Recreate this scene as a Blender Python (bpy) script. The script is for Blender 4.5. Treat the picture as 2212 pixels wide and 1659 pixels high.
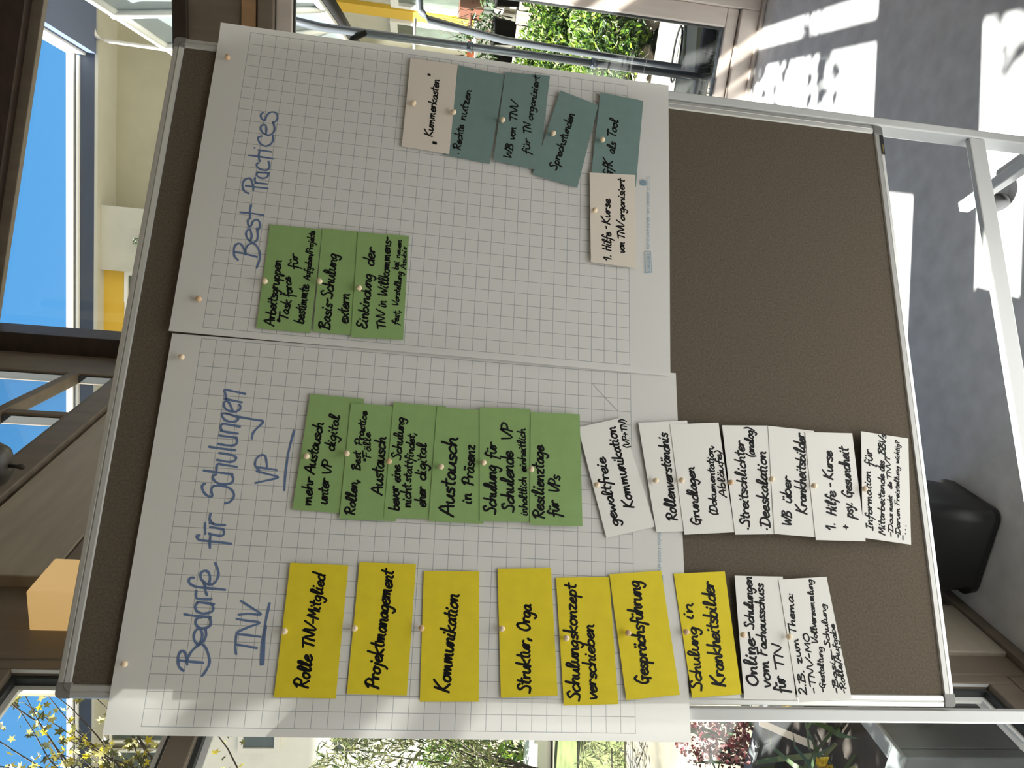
import bpy, bmesh, math, random, json
from mathutils import Vector, Matrix
random.seed(7)
S = bpy.context.scene
COL = S.collection
for o in list(bpy.data.objects): bpy.data.objects.remove(o)

# ------------------------------------------------------------------ camera
cd = bpy.data.cameras.new('camera'); cam = bpy.data.objects.new('camera', cd); COL.objects.link(cam)
cd.sensor_fit = 'HORIZONTAL'; cd.sensor_width = 36.0; cd.lens = 1650.0/2212.0*36.0
cd.clip_start = 0.05; cd.clip_end = 300
X, Y, Z = (0.02648, -0.15538, -0.9875), (0.95864, -0.27608, 0.06915), (-0.28338, -0.94849, 0.14164)
cam.matrix_world = Matrix(((X[0], Y[0], Z[0], 0.14614), (X[1], Y[1], Z[1], -1.33086), (X[2], Y[2], Z[2], 1.55483), (0, 0, 0, 1)))
S.camera = cam

# ------------------------------------------------------------------ view
S.view_settings.view_transform = 'Standard'; S.view_settings.look = 'None'
S.view_settings.gamma = 1.0; S.view_settings.use_curve_mapping = False
S.view_settings.exposure = 0.2
try: S.cycles.max_bounces = 10; S.cycles.transparent_max_bounces = 24
except Exception: pass

# ------------------------------------------------------------------ sun (spring noon, high in front-left of the house)
SUN_AZ, SUN_EL, SUN_POWER = math.radians(166.0), math.radians(48.0), 28.0
sl = bpy.data.lights.new('sun', 'SUN'); sl.energy = SUN_POWER; sl.angle = math.radians(0.6); sl.color = (1.0, 0.96, 0.90)
so = bpy.data.objects.new('sun', sl); COL.objects.link(so)
tosun = Vector((math.cos(SUN_EL)*math.cos(SUN_AZ), math.cos(SUN_EL)*math.sin(SUN_AZ), math.sin(SUN_EL)))
so.rotation_euler = tosun.to_track_quat('Z', 'Y').to_euler(); so.location = (-4, 2, 8)

# ------------------------------------------------------------------ sky: blue ahead, neutral cloud added behind the viewer to fill the room
def build_world():
    w = bpy.data.worlds.new('sky'); S.world = w; w.use_nodes = True
    n, l = w.node_tree.nodes, w.node_tree.links; n.clear()
    out = n.new('ShaderNodeOutputWorld'); bg = n.new('ShaderNodeBackground'); l.new(bg.outputs[0], out.inputs[0])
    tc = n.new('ShaderNodeTexCoord'); sp = n.new('ShaderNodeSeparateXYZ'); l.new(tc.outputs['Generated'], sp.inputs[0])
    cr = n.new('ShaderNodeValToRGB'); l.new(sp.outputs['Z'], cr.inputs[0])
    e = cr.color_ramp.elements
    e[0].position = 0.0; e[0].color = (0.42, 0.60, 0.78, 1)
    e[1].position = 1.0; e[1].color = (0.05, 0.20, 0.60, 1)
    a = e.new(0.12); a.color = (0.17, 0.46, 0.82, 1)
    b = e.new(0.45); b.color = (0.10, 0.37, 0.80, 1)
    dt = n.new('ShaderNodeVectorMath'); dt.operation = 'DOT_PRODUCT'; l.new(tc.outputs['Generated'], dt.inputs[0]); dt.inputs[1].default_value = (-0.2, -0.98, 0.0)
    mr = n.new('ShaderNodeMapRange'); l.new(dt.outputs['Value'], mr.inputs[0]); mr.inputs[1].default_value = -0.15; mr.inputs[2].default_value = 0.35
    nz = n.new('ShaderNodeTexNoise'); l.new(tc.outputs['Generated'], nz.inputs[0]); nz.inputs['Scale'].default_value = 3.0; nz.inputs['Detail'].default_value = 6
    m2 = n.new('ShaderNodeMapRange'); l.new(nz.outputs[0], m2.inputs[0]); m2.inputs[1].default_value = 0.30; m2.inputs[2].default_value = 0.48
    mu = n.new('ShaderNodeMath'); mu.operation = 'MULTIPLY'; l.new(mr.outputs[0], mu.inputs[0]); l.new(m2.outputs[0], mu.inputs[1])
    mx = n.new('ShaderNodeMix'); mx.data_type = 'RGBA'; l.new(mu.outputs[0], mx.inputs[0]); l.new(cr.outputs[0], mx.inputs[6]); mx.inputs[7].default_value = (FILL_CLOUD[0], FILL_CLOUD[1], FILL_CLOUD[2], 1)
    l.new(mx.outputs[2], bg.inputs[0]); bg.inputs[1].default_value = 1.0
FILL_CLOUD = (0.66, 0.62, 0.56)
build_world()

# ------------------------------------------------------------------ materials
def new_mat(name):
    m = bpy.data.materials.new(name); m.use_nodes = True
    return m, m.node_tree.nodes, m.node_tree.links
def mat(name, col, rough=0.6, metal=0.0, var=0.0, scale=20.0, stretch=(1, 1, 1), bump=0.0, spec=0.5, col2=None, detail=4, trans=0.0):
    m, n, l = new_mat(name); p = n['Principled BSDF']
    p.inputs['Base Color'].default_value = (*col, 1); p.inputs['Roughness'].default_value = rough; p.inputs['Metallic'].default_value = metal
    p.inputs['Specular IOR Level'].default_value = spec
    if var or bump:
        tc = n.new('ShaderNodeTexCoord'); mp = n.new('ShaderNodeMapping'); l.new(tc.outputs['Object'], mp.inputs[0]); mp.inputs['Scale'].default_value = stretch
        nz = n.new('ShaderNodeTexNoise'); l.new(mp.outputs[0], nz.inputs[0]); nz.inputs['Scale'].default_value = scale; nz.inputs['Detail'].default_value = detail
        if var:
            c2 = col2 or tuple(max(0, c*(1-var)) for c in col); c1 = col if col2 else tuple(min(1, c*(1+var*0.6)) for c in col)
            cr = n.new('ShaderNodeValToRGB'); l.new(nz.outputs[0], cr.inputs[0])
            cr.color_ramp.elements[0].position = 0.32; cr.color_ramp.elements[0].color = (*c2, 1)
            cr.color_ramp.elements[1].position = 0.68; cr.color_ramp.elements[1].color = (*c1, 1)
            l.new(cr.outputs[0], p.inputs['Base Color'])
        if bump:
            b = n.new('ShaderNodeBump'); b.inputs['Strength'].default_value = bump; b.inputs['Distance'].default_value = 0.002
            l.new(nz.outputs[0], b.inputs['Height']); l.new(b.outputs[0], p.inputs['Normal'])
    if trans:
        out = n['Material Output']; t = n.new('ShaderNodeBsdfTranslucent'); t.inputs[0].default_value = (*col, 1)
        mx = n.new('ShaderNodeMixShader'); mx.inputs[0].default_value = trans
        l.new(p.outputs[0], mx.inputs[1]); l.new(t.outputs[0], mx.inputs[2]); l.new(mx.outputs[0], out.inputs[0])
    return m
def leaf_mat(name, cols, trans=0.45, rough=0.45):
    m, n, l = new_mat(name); p = n['Principled BSDF']; out = n['Material Output']
    g = n.new('ShaderNodeNewGeometry'); cr = n.new('ShaderNodeValToRGB'); l.new(g.outputs['Random Per Island'], cr.inputs[0])
    cr.color_ramp.interpolation = 'CONSTANT'
    e = cr.color_ramp.elements
    while len(e) < len(cols): e.new(0.5)
    for i, c in enumerate(cols): e[i].position = i/len(cols); e[i].color = (*c, 1)
    l.new(cr.outputs[0], p.inputs['Base Color']); p.inputs['Roughness'].default_value = rough
    t = n.new('ShaderNodeBsdfTranslucent'); l.new(cr.outputs[0], t.inputs[0])
    mx = n.new('ShaderNodeMixShader'); mx.inputs[0].default_value = trans; l.new(p.outputs[0], mx.inputs[1]); l.new(t.outputs[0], mx.inputs[2]); l.new(mx.outputs[0], out.inputs[0])
    return m
def glass_mat(name, tint=(1, 1, 1), ior=1.5):
    m, n, l = new_mat(name); n.remove(n['Principled BSDF']); out = n['Material Output']
    t = n.new('ShaderNodeBsdfTransparent'); t.inputs[0].default_value = (*tint, 1)
    g = n.new('ShaderNodeBsdfGlossy'); g.inputs['Roughness'].default_value = 0.0
    lw = n.new('ShaderNodeLayerWeight'); lw.inputs['Blend'].default_value = 0.5
    pw = n.new('ShaderNodeMath'); pw.operation = 'POWER'; l.new(lw.outputs['Facing'], pw.inputs[0]); pw.inputs[1].default_value = 5.0
    mr = n.new('ShaderNodeMapRange'); l.new(pw.outputs[0], mr.inputs[0]); mr.inputs[3].default_value = 0.035; mr.inputs[4].default_value = 1.0
    mx = n.new('ShaderNodeMixShader'); l.new(mr.outputs[0], mx.inputs[0]); l.new(t.outputs[0], mx.inputs[1]); l.new(g.outputs[0], mx.inputs[2]); l.new(mx.outputs[0], out.inputs[0])
    return m
def emit_mat(name, col, strength, base=(0.8, 0.8, 0.75)):
    m, n, l = new_mat(name); p = n['Principled BSDF']; p.inputs['Base Color'].default_value = (*base, 1)
    p.inputs['Emission Color'].default_value = (*col, 1); p.inputs['Emission Strength'].default_value = strength
    return m
def paper_grid_mat():
    m, n, l = new_mat('flipchart_paper'); p = n['Principled BSDF']; out = n['Material Output']
    uv = n.new('ShaderNodeUVMap'); uv.uv_map = 'grid'
    sp = n.new('ShaderNodeSeparateXYZ'); l.new(uv.outputs[0], sp.inputs[0])
    def M(op, a, b=None):
        k = n.new('ShaderNodeMath'); k.operation = op
        for i, v in enumerate((a, b)):
            if v is None: continue
            if isinstance(v, (int, float)): k.inputs[i].default_value = v
            else: l.new(v, k.inputs[i])
        return k.outputs[0]
    hw = 0.021
    def line(c, hi):   # printed rule every 25 mm
        f = M('FRACT', M('ADD', c, 0.5)); dd = M('ABSOLUTE', M('SUBTRACT', f, 0.5)); return M('LESS_THAN', dd, hw)
    def inside(c, hi): return M('MULTIPLY', M('GREATER_THAN', c, -hw), M('LESS_THAN', c, hi+hw))
    u, v = sp.outputs[0], sp.outputs[1]
    msk = M('MULTIPLY', M('MAXIMUM', line(u, 25), line(v, 31)), M('MULTIPLY', inside(u, 25), inside(v, 31)))
    mx = n.new('ShaderNodeMix'); mx.data_type = 'RGBA'; l.new(msk, mx.inputs[0]); mx.inputs[6].default_value = (0.80, 0.79, 0.765, 1); mx.inputs[7].default_value = (0.40, 0.42, 0.43, 1)
    l.new(mx.outputs[2], p.inputs['Base Color']); p.inputs['Roughness'].default_value = 0.75; p.inputs['Specular IOR Level'].default_value = 0.2
    t = n.new('ShaderNodeBsdfTranslucent'); l.new(mx.outputs[2], t.inputs[0])
    ms = n.new('ShaderNodeMixShader'); ms.inputs[0].default_value = 0.16; l.new(p.outputs[0], ms.inputs[1]); l.new(t.outputs[0], ms.inputs[2]); l.new(ms.outputs[0], out.inputs[0])
    return m
M_ = dict(
    felt=mat('brown_felt', (0.125, 0.103, 0.078), 0.95, var=0.22, scale=260, bump=0.35, spec=0.1, detail=6),
    alu=mat('satin_aluminium', (0.62, 0.62, 0.60), 0.35, metal=0.5),
    steelw=mat('white_powder_coated_steel', (0.60, 0.61, 0.61), 0.25),
    cap=mat('grey_plastic', (0.19, 0.19, 0.18), 0.45), black=mat('black_rubber', (0.012, 0.012, 0.013), 0.45), plate=mat('black_plate', (0.012, 0.012, 0.014), 0.3),
    gold=mat('gold_print', (0.55, 0.42, 0.12), 0.5), paper=paper_grid_mat(),
    yellow=mat('yellow_card', (0.72, 0.585, 0.03), 0.7, var=0.05, scale=40, spec=0.2), green=mat('green_card', (0.26, 0.40, 0.155), 0.7, var=0.05, scale=40, spec=0.2),
    white=mat('white_card', (0.78, 0.765, 0.735), 0.7, spec=0.2), teal=mat('teal_card', (0.185, 0.275, 0.265), 0.7, var=0.05, scale=40, spec=0.2), beige=mat('beige_card', (0.74, 0.67, 0.59), 0.7, spec=0.2),
    grid=mat('grid_print', (0.40, 0.42, 0.43), 0.7, spec=0.2), ink=mat('black_marker', (0.006, 0.006, 0.007), 0.5, spec=0.2), blue=mat('blue_marker', (0.125, 0.185, 0.335), 0.6, spec=0.2), print=mat('blue_print', (0.14, 0.30, 0.44), 0.6),
    pin=mat('pale_wood', (0.86, 0.70, 0.50), 0.5, var=0.10, scale=300), pin2=mat('reddish_wood', (0.70, 0.48, 0.29), 0.5, var=0.10, scale=300), steel=mat('steel', (0.6, 0.6, 0.6), 0.3, metal=1),
    floor=mat('grey_linoleum', (0.60, 0.60, 0.62), 0.5, var=0.13, scale=14, detail=8, bump=0.05),
    wood=mat('glazed_wood_shaded', (0.165, 0.132, 0.098), 0.5, var=0.14, scale=3, stretch=(6, 6, 1)), woodlit=mat('whitewashed_wood_lit', (0.56, 0.49, 0.44), 0.5, var=0.10, scale=3, stretch=(5, 5, 1)),  # one window wood in two tones, backlit shade and floor bounce painted in
    woodo=mat('orange_brown_wood', (0.34, 0.20, 0.10), 0.5, var=0.2, scale=3, stretch=(6, 6, 1)), woodd=mat('dark_stained_wood', (0.030, 0.017, 0.011), 0.5, var=0.35, scale=3, stretch=(4, 4, 8)),
    woodl=mat('light_wood_panel', (0.36, 0.315, 0.25), 0.5, var=0.10, scale=4, stretch=(1, 1, 8)),
    seal=mat('dark_gasket', (0.03, 0.035, 0.037), 0.5), ceil=mat('wooden_ceiling', (0.42, 0.36, 0.30), 0.7, var=0.15, scale=8),
    glass=glass_mat('window_glass', (0.97, 0.99, 0.98)),
    shade=emit_mat('lit_lamp_shade', (1.0, 0.62, 0.22), 0.42, (0.40, 0.33, 0.22)),
    pole=mat('grey_zinc_pipe', (0.20, 0.22, 0.25), 0.3, metal=0.6), whitem=mat('white_paint', (0.80, 0.80, 0.78), 0.45),
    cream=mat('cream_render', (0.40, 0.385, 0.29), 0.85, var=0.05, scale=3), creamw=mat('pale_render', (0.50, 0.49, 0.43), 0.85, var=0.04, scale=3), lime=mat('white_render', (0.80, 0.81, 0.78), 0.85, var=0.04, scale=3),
    fascia=mat('slate_blue_fascia', (0.036, 0.054, 0.095), 0.5, var=0.08, scale=2), roofw=mat('white_roof_edge', (0.85, 0.85, 0.85), 0.5), yel=mat('ochre_panel', (0.66, 0.42, 0.04), 0.6),
    dglass=mat('dark_window_pane', (0.12, 0.15, 0.16), 0.06), bglass=mat('pane_painted_blue_reflection', (0.05, 0.12, 0.35), 0.05), gglass=mat('green_grey_pane', (0.10, 0.125, 0.105), 0.15, var=0.3, scale=3),  # blue and green-grey base colours paint reflections onto the panes
    poly=mat('polycarbonate_sheet', (0.55, 0.62, 0.65), 0.25, trans=0.4), 
    soil=mat('soil_and_gravel', (0.24, 0.21, 0.155), 0.9, var=0.5, scale=2.5, detail=9, col2=(0.06, 0.058, 0.04)), slab=mat('weathered_stone', (0.26, 0.25, 0.21), 0.85, var=0.3, scale=4, detail=8), moss=mat('mossy_ground', (0.10, 0.125, 0.035), 0.95, var=0.4, scale=6),
    rock=mat('grey_rock', (0.30, 0.27, 0.23), 0.9, var=0.4, scale=5, bump=0.5), liner=mat('black_liner', (0.008, 0.009, 0.011), 0.4), pale=mat('pale_weathered_wood', (0.50, 0.44, 0.36), 0.8, var=0.35, scale=4, stretch=(5, 5, 1)),
    pot=mat('black_pot', (0.012, 0.012, 0.013), 0.7, spec=0.2), soffit=mat('bounce_lit_soffit', (0.11, 0.145, 0.26), 0.6), terra=mat('terracotta', (0.60, 0.16, 0.06), 0.8), rbrown=mat('red_brown_wood', (0.13, 0.05, 0.03), 0.6), greybox=mat('grey_fibre_cement', (0.125, 0.135, 0.14), 0.7, var=0.2, scale=5), greyrim=mat('pale_grey_rim', (0.17, 0.185, 0.19), 0.6),  # the soffit's lighter blue has ground bounce put into its colour
    dsoil=mat('dark_soil', (0.035, 0.028, 0.022), 0.95, var=0.3, scale=20), bark=mat('dark_bark', (0.05, 0.04, 0.035), 0.9), twig=mat('brown_twig', (0.10, 0.07, 0.045), 0.9),
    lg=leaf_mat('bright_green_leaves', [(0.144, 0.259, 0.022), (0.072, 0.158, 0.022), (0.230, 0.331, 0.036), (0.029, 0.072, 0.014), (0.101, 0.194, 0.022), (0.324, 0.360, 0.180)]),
    lo=leaf_mat('olive_narrow_leaves', [(0.115, 0.144, 0.050), (0.230, 0.238, 0.115), (0.050, 0.072, 0.029), (0.288, 0.288, 0.158)]),
    ly=leaf_mat('yellowing_maple_leaves', [(0.432, 0.346, 0.022), (0.115, 0.101, 0.022), (0.065, 0.065, 0.022), (0.360, 0.324, 0.086), (0.086, 0.094, 0.029), (0.468, 0.432, 0.180)], trans=0.5),
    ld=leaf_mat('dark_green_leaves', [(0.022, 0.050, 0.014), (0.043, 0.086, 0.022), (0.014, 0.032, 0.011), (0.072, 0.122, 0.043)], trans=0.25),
    lr=leaf_mat('dull_red_flowers', [(0.216, 0.043, 0.050), (0.144, 0.036, 0.036), (0.324, 0.144, 0.144), (0.101, 0.036, 0.029)], trans=0.2), lyf=leaf_mat('yellow_petals', [(0.576, 0.446, 0.014), (0.504, 0.360, 0.014)]),
    lstrap=leaf_mat('striped_strap_leaves', [(0.072, 0.115, 0.036), (0.180, 0.194, 0.072), (0.043, 0.079, 0.029)], trans=0.25),
    pend=mat('dark_bronze', (0.05, 0.045, 0.04), 0.4), bin=mat('black_plastic_bin', (0.008, 0.008, 0.009), 0.4),
)

# ------------------------------------------------------------------ helpers
ROOT = {}
def tag(o, label=None, cat=None, group=None, kind=None):
    if label: o['label'] = label
    if cat: o['category'] = cat
    if group: o['group'] = group
    if kind: o['kind'] = kind
    return o
def thing(name, loc, label=None, cat=None, group=None, kind=None):
    o = bpy.data.objects.new(name, None); COL.objects.link(o); o.location = loc; o.empty_display_size = 0.05
    ROOT[o.name] = Vector(loc); return tag(o, label, cat, group, kind)
class Frame:
    def __init__(s, o, a, b, c=(0, 0, 1)): s.o, s.a, s.b, s.c = Vector(o), Vector(a), Vector(b), Vector(c)
    def p(s, x, y, z): return s.o + s.a*x + s.b*y + s.c*z
WORLD = Frame((0, 0, 0), (1, 0, 0), (0, 1, 0))
class MB:
    def __init__(s): s.v = []; s.f = []; s.sm = []
    def add(s, vs, fs, smooth=False):
        k = len(s.v); s.v += [Vector(v) for v in vs]
        for f in fs: s.f.append([k+i for i in f]); s.sm.append(smooth)
        return s
    def box(s, fr, a0, a1, b0, b1, c0, c1):
        vs = [fr.p(a, b, c) for c in (c0, c1) for b in (b0, b1) for a in (a0, a1)]
        return s.add(vs, [(0, 2, 3, 1), (4, 5, 7, 6), (0, 1, 5, 4), (2, 6, 7, 3), (0, 4, 6, 2), (1, 3, 7, 5)])
    def slab(s, pts, n, t):    # polygon pts extruded by n*t
        n = Vector(n)*t; k = len(pts); vs = [Vector(p) for p in pts]+[Vector(p)+n for p in pts]
        return s.add(vs, [tuple(range(k))[::-1], tuple(range(k, 2*k))]+[(i, (i+1) % k, k+(i+1) % k, k+i) for i in range(k)])
    def tube(s, path, r, n=10, r1=None, cap=True):
        path = [Vector(p) for p in path]; m = len(path); vs = []; fs = []
        up = Vector((0, 0, 1))
        for i, p in enumerate(path):
            t = (path[min(i+1, m-1)]-path[max(i-1, 0)]).normalized()
            u = t.cross(up if abs(t.z) < 0.95 else Vector((1, 0, 0))).normalized(); w = t.cross(u)
            rr = r if r1 is None else r+(r1-r)*i/max(1, m-1)
            for k in range(n): a = 2*math.pi*k/n; vs.append(p+(u*math.cos(a)+w*math.sin(a))*rr)
        for i in range(m-1):
            for k in range(n): fs.append((i*n+k, i*n+(k+1) % n, (i+1)*n+(k+1) % n, (i+1)*n+k))
        if cap: fs += [tuple(range(n))[::-1], tuple(range((m-1)*n, m*n))]
        return s.add(vs, fs, True)
    def lathe(s, fr, prof, n=24):   # prof of (radius, height) about the frame's c axis
        vs = []; fs = []
        for r, h in prof:
            for k in range(n): a = 2*math.pi*k/n; vs.append(fr.p(r*math.cos(a), r*math.sin(a), h))
        for i in range(len(prof)-1):
            for k in range(n): fs.append((i*n+k, i*n+(k+1) % n, (i+1)*n+(k+1) % n, (i+1)*n+k))
        fs += [tuple(range(n))[::-1], tuple(range((len(prof)-1)*n, len(prof)*n))]
        return s.add(vs, fs, True)
    def build(s, name, m, parent=None, bevel=0.0, loc=None, seg=2, label=None):
        if parent is not None: L = ROOT[parent.name]
        elif loc is not None: L = Vector(loc)
        else:
            xs = [v.x for v in s.v]; ys = [v.y for v in s.v]; L = Vector(((min(xs)+max(xs))/2, (min(ys)+max(ys))/2, min(v.z for v in s.v)))
        me = bpy.data.meshes.new(name); me.from_pydata([tuple(v-L) for v in s.v], [], s.f); me.update()
        for p, k in zip(me.polygons, s.sm): p.use_smooth = k
        bm = bmesh.new(); bm.from_mesh(me); bmesh.ops.recalc_face_normals(bm, faces=bm.faces); bm.to_mesh(me); bm.free()
        me.materials.append(m); o = bpy.data.objects.new(name, me); COL.objects.link(o)
        if parent is not None: o.parent = parent; ROOT[o.name] = L
        else: o.location = L; ROOT[o.name] = L
        if bevel:
            b = o.modifiers.new('bevel', 'BEVEL'); b.width = bevel; b.segments = seg; b.limit_method = 'ANGLE'
        if label: o['label'] = label
        return o
def struct(o): o['kind'] = 'structure'; return o

# room frames: s along the window wall to the right, e outwards; a along the left wall away from the viewer, o outwards
nA = Vector((0.55678, 0.83066, 0)); dA = Vector((0.83066, -0.55678, 0)); nB = -dA
FA = Frame((1.405, 2.451, 0), dA, nA)
FB = Frame(nB*0.1976, nA, nB)
# opposite building: main face and the wing that comes towards us
PC = (8.64, 9.80, 0)
FF = Frame(PC, (-0.9002, 0.4354, 0), (-0.4354, -0.9002, 0))
FW = Frame(PC, (-0.43, -0.903, 0), (-0.903, 0.43, 0))

# ------------------------------------------------------------------ the room
def room():
    mb = MB(); mb.box(FA, -0.32, 6.0, -7.0, 0.12, -0.06, 0.0); struct(mb.build('floor', M_['floor']))
    mb = MB(); zc = lambda s: 3.74-0.2137*s
    pts = [FA.p(s, e, zc(s)) for s, e in ((-0.45, -7.0), (6.0, -7.0), (6.0, 0.08), (-0.45, 0.08))]
    mb.slab(pts, (0, 0, 1), 0.12); struct(mb.build('ceiling', M_['ceil']))
    # --- window wall (right / back) : solid wooden members
    w = thing('wall_back', FA.p(1, 0, 0), kind='structure')
    MB().box(FA, -0.24, -0.105, -0.07, 0.07, 0, 3.75).build('corner_post', M_['woodd'], w, 0.004)
    MB().box(FA, -0.27, -0.235, -0.05, 0.05, 0, 3.75).build('post_batten', M_['wood'], w, 0.003)
    zb = lambda s: 3.486-0.2137*(s+0.009)
    mb = MB(); mb.slab([FA.p(-0.3, -0.09, zb(-0.3)+0.05), FA.p(3.2, -0.09, zb(3.2)+0.05), FA.p(3.2, -0.09, zb(3.2)+0.42), FA.p(-0.3, -0.09, zb(-0.3)+0.42)], nA, 0.18); mb.build('sloping_beam', M_['woodd'], w, 0.004)
    mb = MB(); mb.slab([FA.p(-0.3, -0.03, zb(-0.3)+0.005), FA.p(3.2, -0.03, zb(3.2)+0.005), FA.p(3.2, -0.03, zb(3.2)+0.06), FA.p(-0.3, -0.03, zb(-0.3)+0.06)], nA, 0.04); mb.build('beam_batten', M_['wood'], w, 0.003)
    MB().box(FA, -0.11, 3.2, -0.05, 0.06, 2.29, 2.60).build('transom_board', M_['wood'], w, 0.003)
    MB().box(FA, -0.11, 3.2, -0.075, 0.0, 2.585, 2.645).build('transom_top_rail', M_['woodd'], w, 0.004)
    MB().box(FA, -0.11, 3.2, -0.062, 0.0, 2.30, 2.362).build('transom_batten', M_['woodo'], w, 0.003)
    MB().box(FA, -0.11, 3.2, -0.07, 0.0, 2.225, 2.292).build('transom_lower_rail', M_['wood'], w, 0.004)
    # right-hand jamb boards
    MB().box(FA, 1.80, 1.94, -0.055, 0.06, 0.0, 2.23).build('jamb_board', M_['woodlit'], w, 0.004)
    MB().box(FA, 1.945, 3.2, -0.04, 0.05, 0.0, 2.23).build('wall_panel', M_['woodlit'], w, 0.004)
    MB().box(FA, 1.945, 3.2, -0.065, -0.04, 0.0, 0.03).build('floor_moulding', M_['woodlit'], w, 0.003)
    MB().box(FA, 1.90, 3.2, -0.05, 0.06, 2.645, 3.0).build('upper_jamb', M_['wood'], w, 0.004)
    MB().box(FA, -0.11, 1.80, -0.055, 0.06, 0.0, 0.105).build('bottom_rail', M_['woodlit'], w, 0.004)
    MB().box(FA, -0.11, 3.2, -0.075, -0.055, 0.0, 0.018).build('floor_strip', M_['woodlit'], w, 0.002)
    # --- lower window
    w2 = thing('window_1', FA.p(0.8, 0, 0.12), kind='structure')
    mb = MB(); mb.box(FA, -0.105, 1.80, -0.030, 0.04, 0.108, 0.165); mb.box(FA, 1.715, 1.80, -0.030, 0.04, 0.165, 2.15); mb.box(FA, -0.105, -0.03, -0.030, 0.04, 0.165, 2.15); mb.box(FA, -0.105, 1.80, -0.030, 0.04, 2.15, 2.222)
    mb.build('sash', M_['woodlit'], w2, 0.006)
    mb = MB(); mb.box(FA, -0.03, 1.715, -0.012, 0.012, 0.165, 0.172); mb.box(FA, -0.03, -0.022, -0.012, 0.012, 0.172, 2.14); mb.build('glazing_bead', M_['greyrim'], w2)
    mb = MB(); mb.box(FA, 1.706, 1.715, -0.012, 0.012, 0.172, 2.14); mb.box(FA, -0.03, 1.715, -0.012, 0.012, 2.14, 2.15); mb.build('gasket', M_['seal'], w2)
    MB().box(FA, -0.025, 1.708, -0.003, 0.003, 0.168, 2.145).build('pane', M_['glass'], w2)
    # --- upper window
    w3 = thing('window_2', FA.p(0.8, 0, 2.65), kind='structure')
    mb = MB(); mb.box(FA, -0.105, -0.085, -0.03, 0.04, 2.645, 3.5); mb.box(FA, -0.105, 1.90, -0.03, 0.04, 2.645, 2.66); mb.build('sash', M_['seal'], w3)
    mb = MB(); mb.slab([FA.p(-0.09, 0.005, 2.65), FA.p(2.0, 0.005, 2.65), FA.p(2.0, 0.005, zb(2.0)+0.02), FA.p(-0.09, 0.005, zb(-0.09)+0.02)], nA, 0.006); mb.build('pane', M_['glass'], w3)
    # --- left wall
    l = thing('wall_left', FB.p(0.5, 0, 0), kind='structure')
    MB().box(FB, 0.345, 0.44, 0.0, 0.045, 0, 3.6).build('post', M_['wood'], l, 0.004)
    MB().box(FB, 0.43, 0.62, 0.03, 0.12, 0, 1.0).build('wall_board', M_['wood'], l, 0.003)
    MB().box(FB, 0.43, 1.10, 0.03, 0.12, 1.97, 3.6).build('wall_board', M_['wood'], l, 0.003)
    MB().box(FB, 0.62, 0.86, 0.0, 0.12, 0, 2.33).build('post', M_['wood'], l, 0.003)
    MB().box(FB, 0.86, 1.13, 0.04, 0.10, 1.36, 2.2).build('sun_blocking_panel', M_['wood'], l, 0.003)  # unseen board added to cut off the sun patch on the floor
    MB().box(FB, 0.416, 0.62, -0.012, 0.03, 0.035, 0.98).build('lower_panel', M_['woodl'], l, 0.004)
    MB().box(FB, 0.64, 2.8, 0.0, 0.05, 2.335, 2.598).build('fascia_panel', M_['woodl'], l, 0.003)
    MB().box(FB, 0.64, 2.8, -0.012, 0.06, 2.612, 2.70).build('window_ledge', M_['wood'], l, 0.004)
    MB().box(FB, 0.64, 2.8, -0.004, 0.06, 2.700, 2.716).build('ledge_lip', M_['wood'], l, 0.002)
    MB().box(FB, 0.86, 2.8, 0.03, 0.12, 2.20, 2.335).build('window_head', M_['wood'], l, 0.003)
    MB().box(FB, 0.86, 2.8, 0.0, 0.12, 0.0, 0.14).build('lower_sill', M_['wood'], l, 0.003)
    MB().box(FB, -4.2, 0.345, 0.0, 0.045, 2.36, 3.8).build('upper_board', M_['wood'], l, 0.003)
    MB().box(FB, -4.2, 0.345, 0.0, 0.045, 0.0, 0.09).build('bottom_board', M_['wood'], l, 0.003)
    MB().box(FB, -4.2, -2.0, 0.0, 0.12, 0.09, 2.36).build('wall_face', M_['woodl'], l, 0.003)
    MB().box(FB, 0.345, 1.0, -0.02, 0.0, 0.0, 0.035).build('floor_strip', M_['wood'], l, 0.003)
    MB().box(FB, 2.66, 2.82, 0.0, 0.12, 0.0, 3.6).build('corner_board', M_['woodd'], l, 0.003)
    # window beside the viewer
    d = thing('window_3', FB.p(-0.5, 0.06, 0.1), kind='structure')
    mb = MB(); mb.box(FB, 0.318, 0.347, 0.002, 0.045, 0.09, 2.36); mb.box(FB, -2.0, 0.318, 0.002, 0.045, 2.265, 2.36); mb.box(FB, -2.0, 0.318, 0.002, 0.045, 0.09, 0.158); mb.box(FB, -2.0, 0.318, 0.004, 0.045, 1.877, 1.922); mb.box(FB, -0.95, -0.88, 0.004, 0.045, 0.158, 2.265)
    mb.build('sash', M_['wood'], d, 0.003)
    mb = MB(); mb.box(FB, 0.3178, 0.3205, 0.004, 0.012, 0.158, 2.265); mb.build('sash_glint', M_['steelw'], d)  # thin white strip painting the glint along the sash
    mb = MB(); bd = MB()
    for z0, z1 in ((0.158, 1.877), (1.922, 2.265)):
        mb.box(FB, 0.309, 0.318, 0.018, 0.036, z0, z1); mb.box(FB, -2.0, 0.309, 0.018, 0.036, z1-0.009, z1); mb.box(FB, -2.0, 0.309, 0.018, 0.036, z0, z0+0.009)
        bd.box(FB, 0.297, 0.309, 0.034, 0.042, z0+0.009, z1-0.009); bd.box(FB, -2.0, 0.297, 0.034, 0.042, z1-0.021, z1-0.009); bd.box(FB, -2.0, 0.297, 0.034, 0.042, z0+0.009, z0+0.023)
    mb.build('gasket', M_['seal'], d); bd.build('glazing_bead', M_['whitem'], d)
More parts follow.
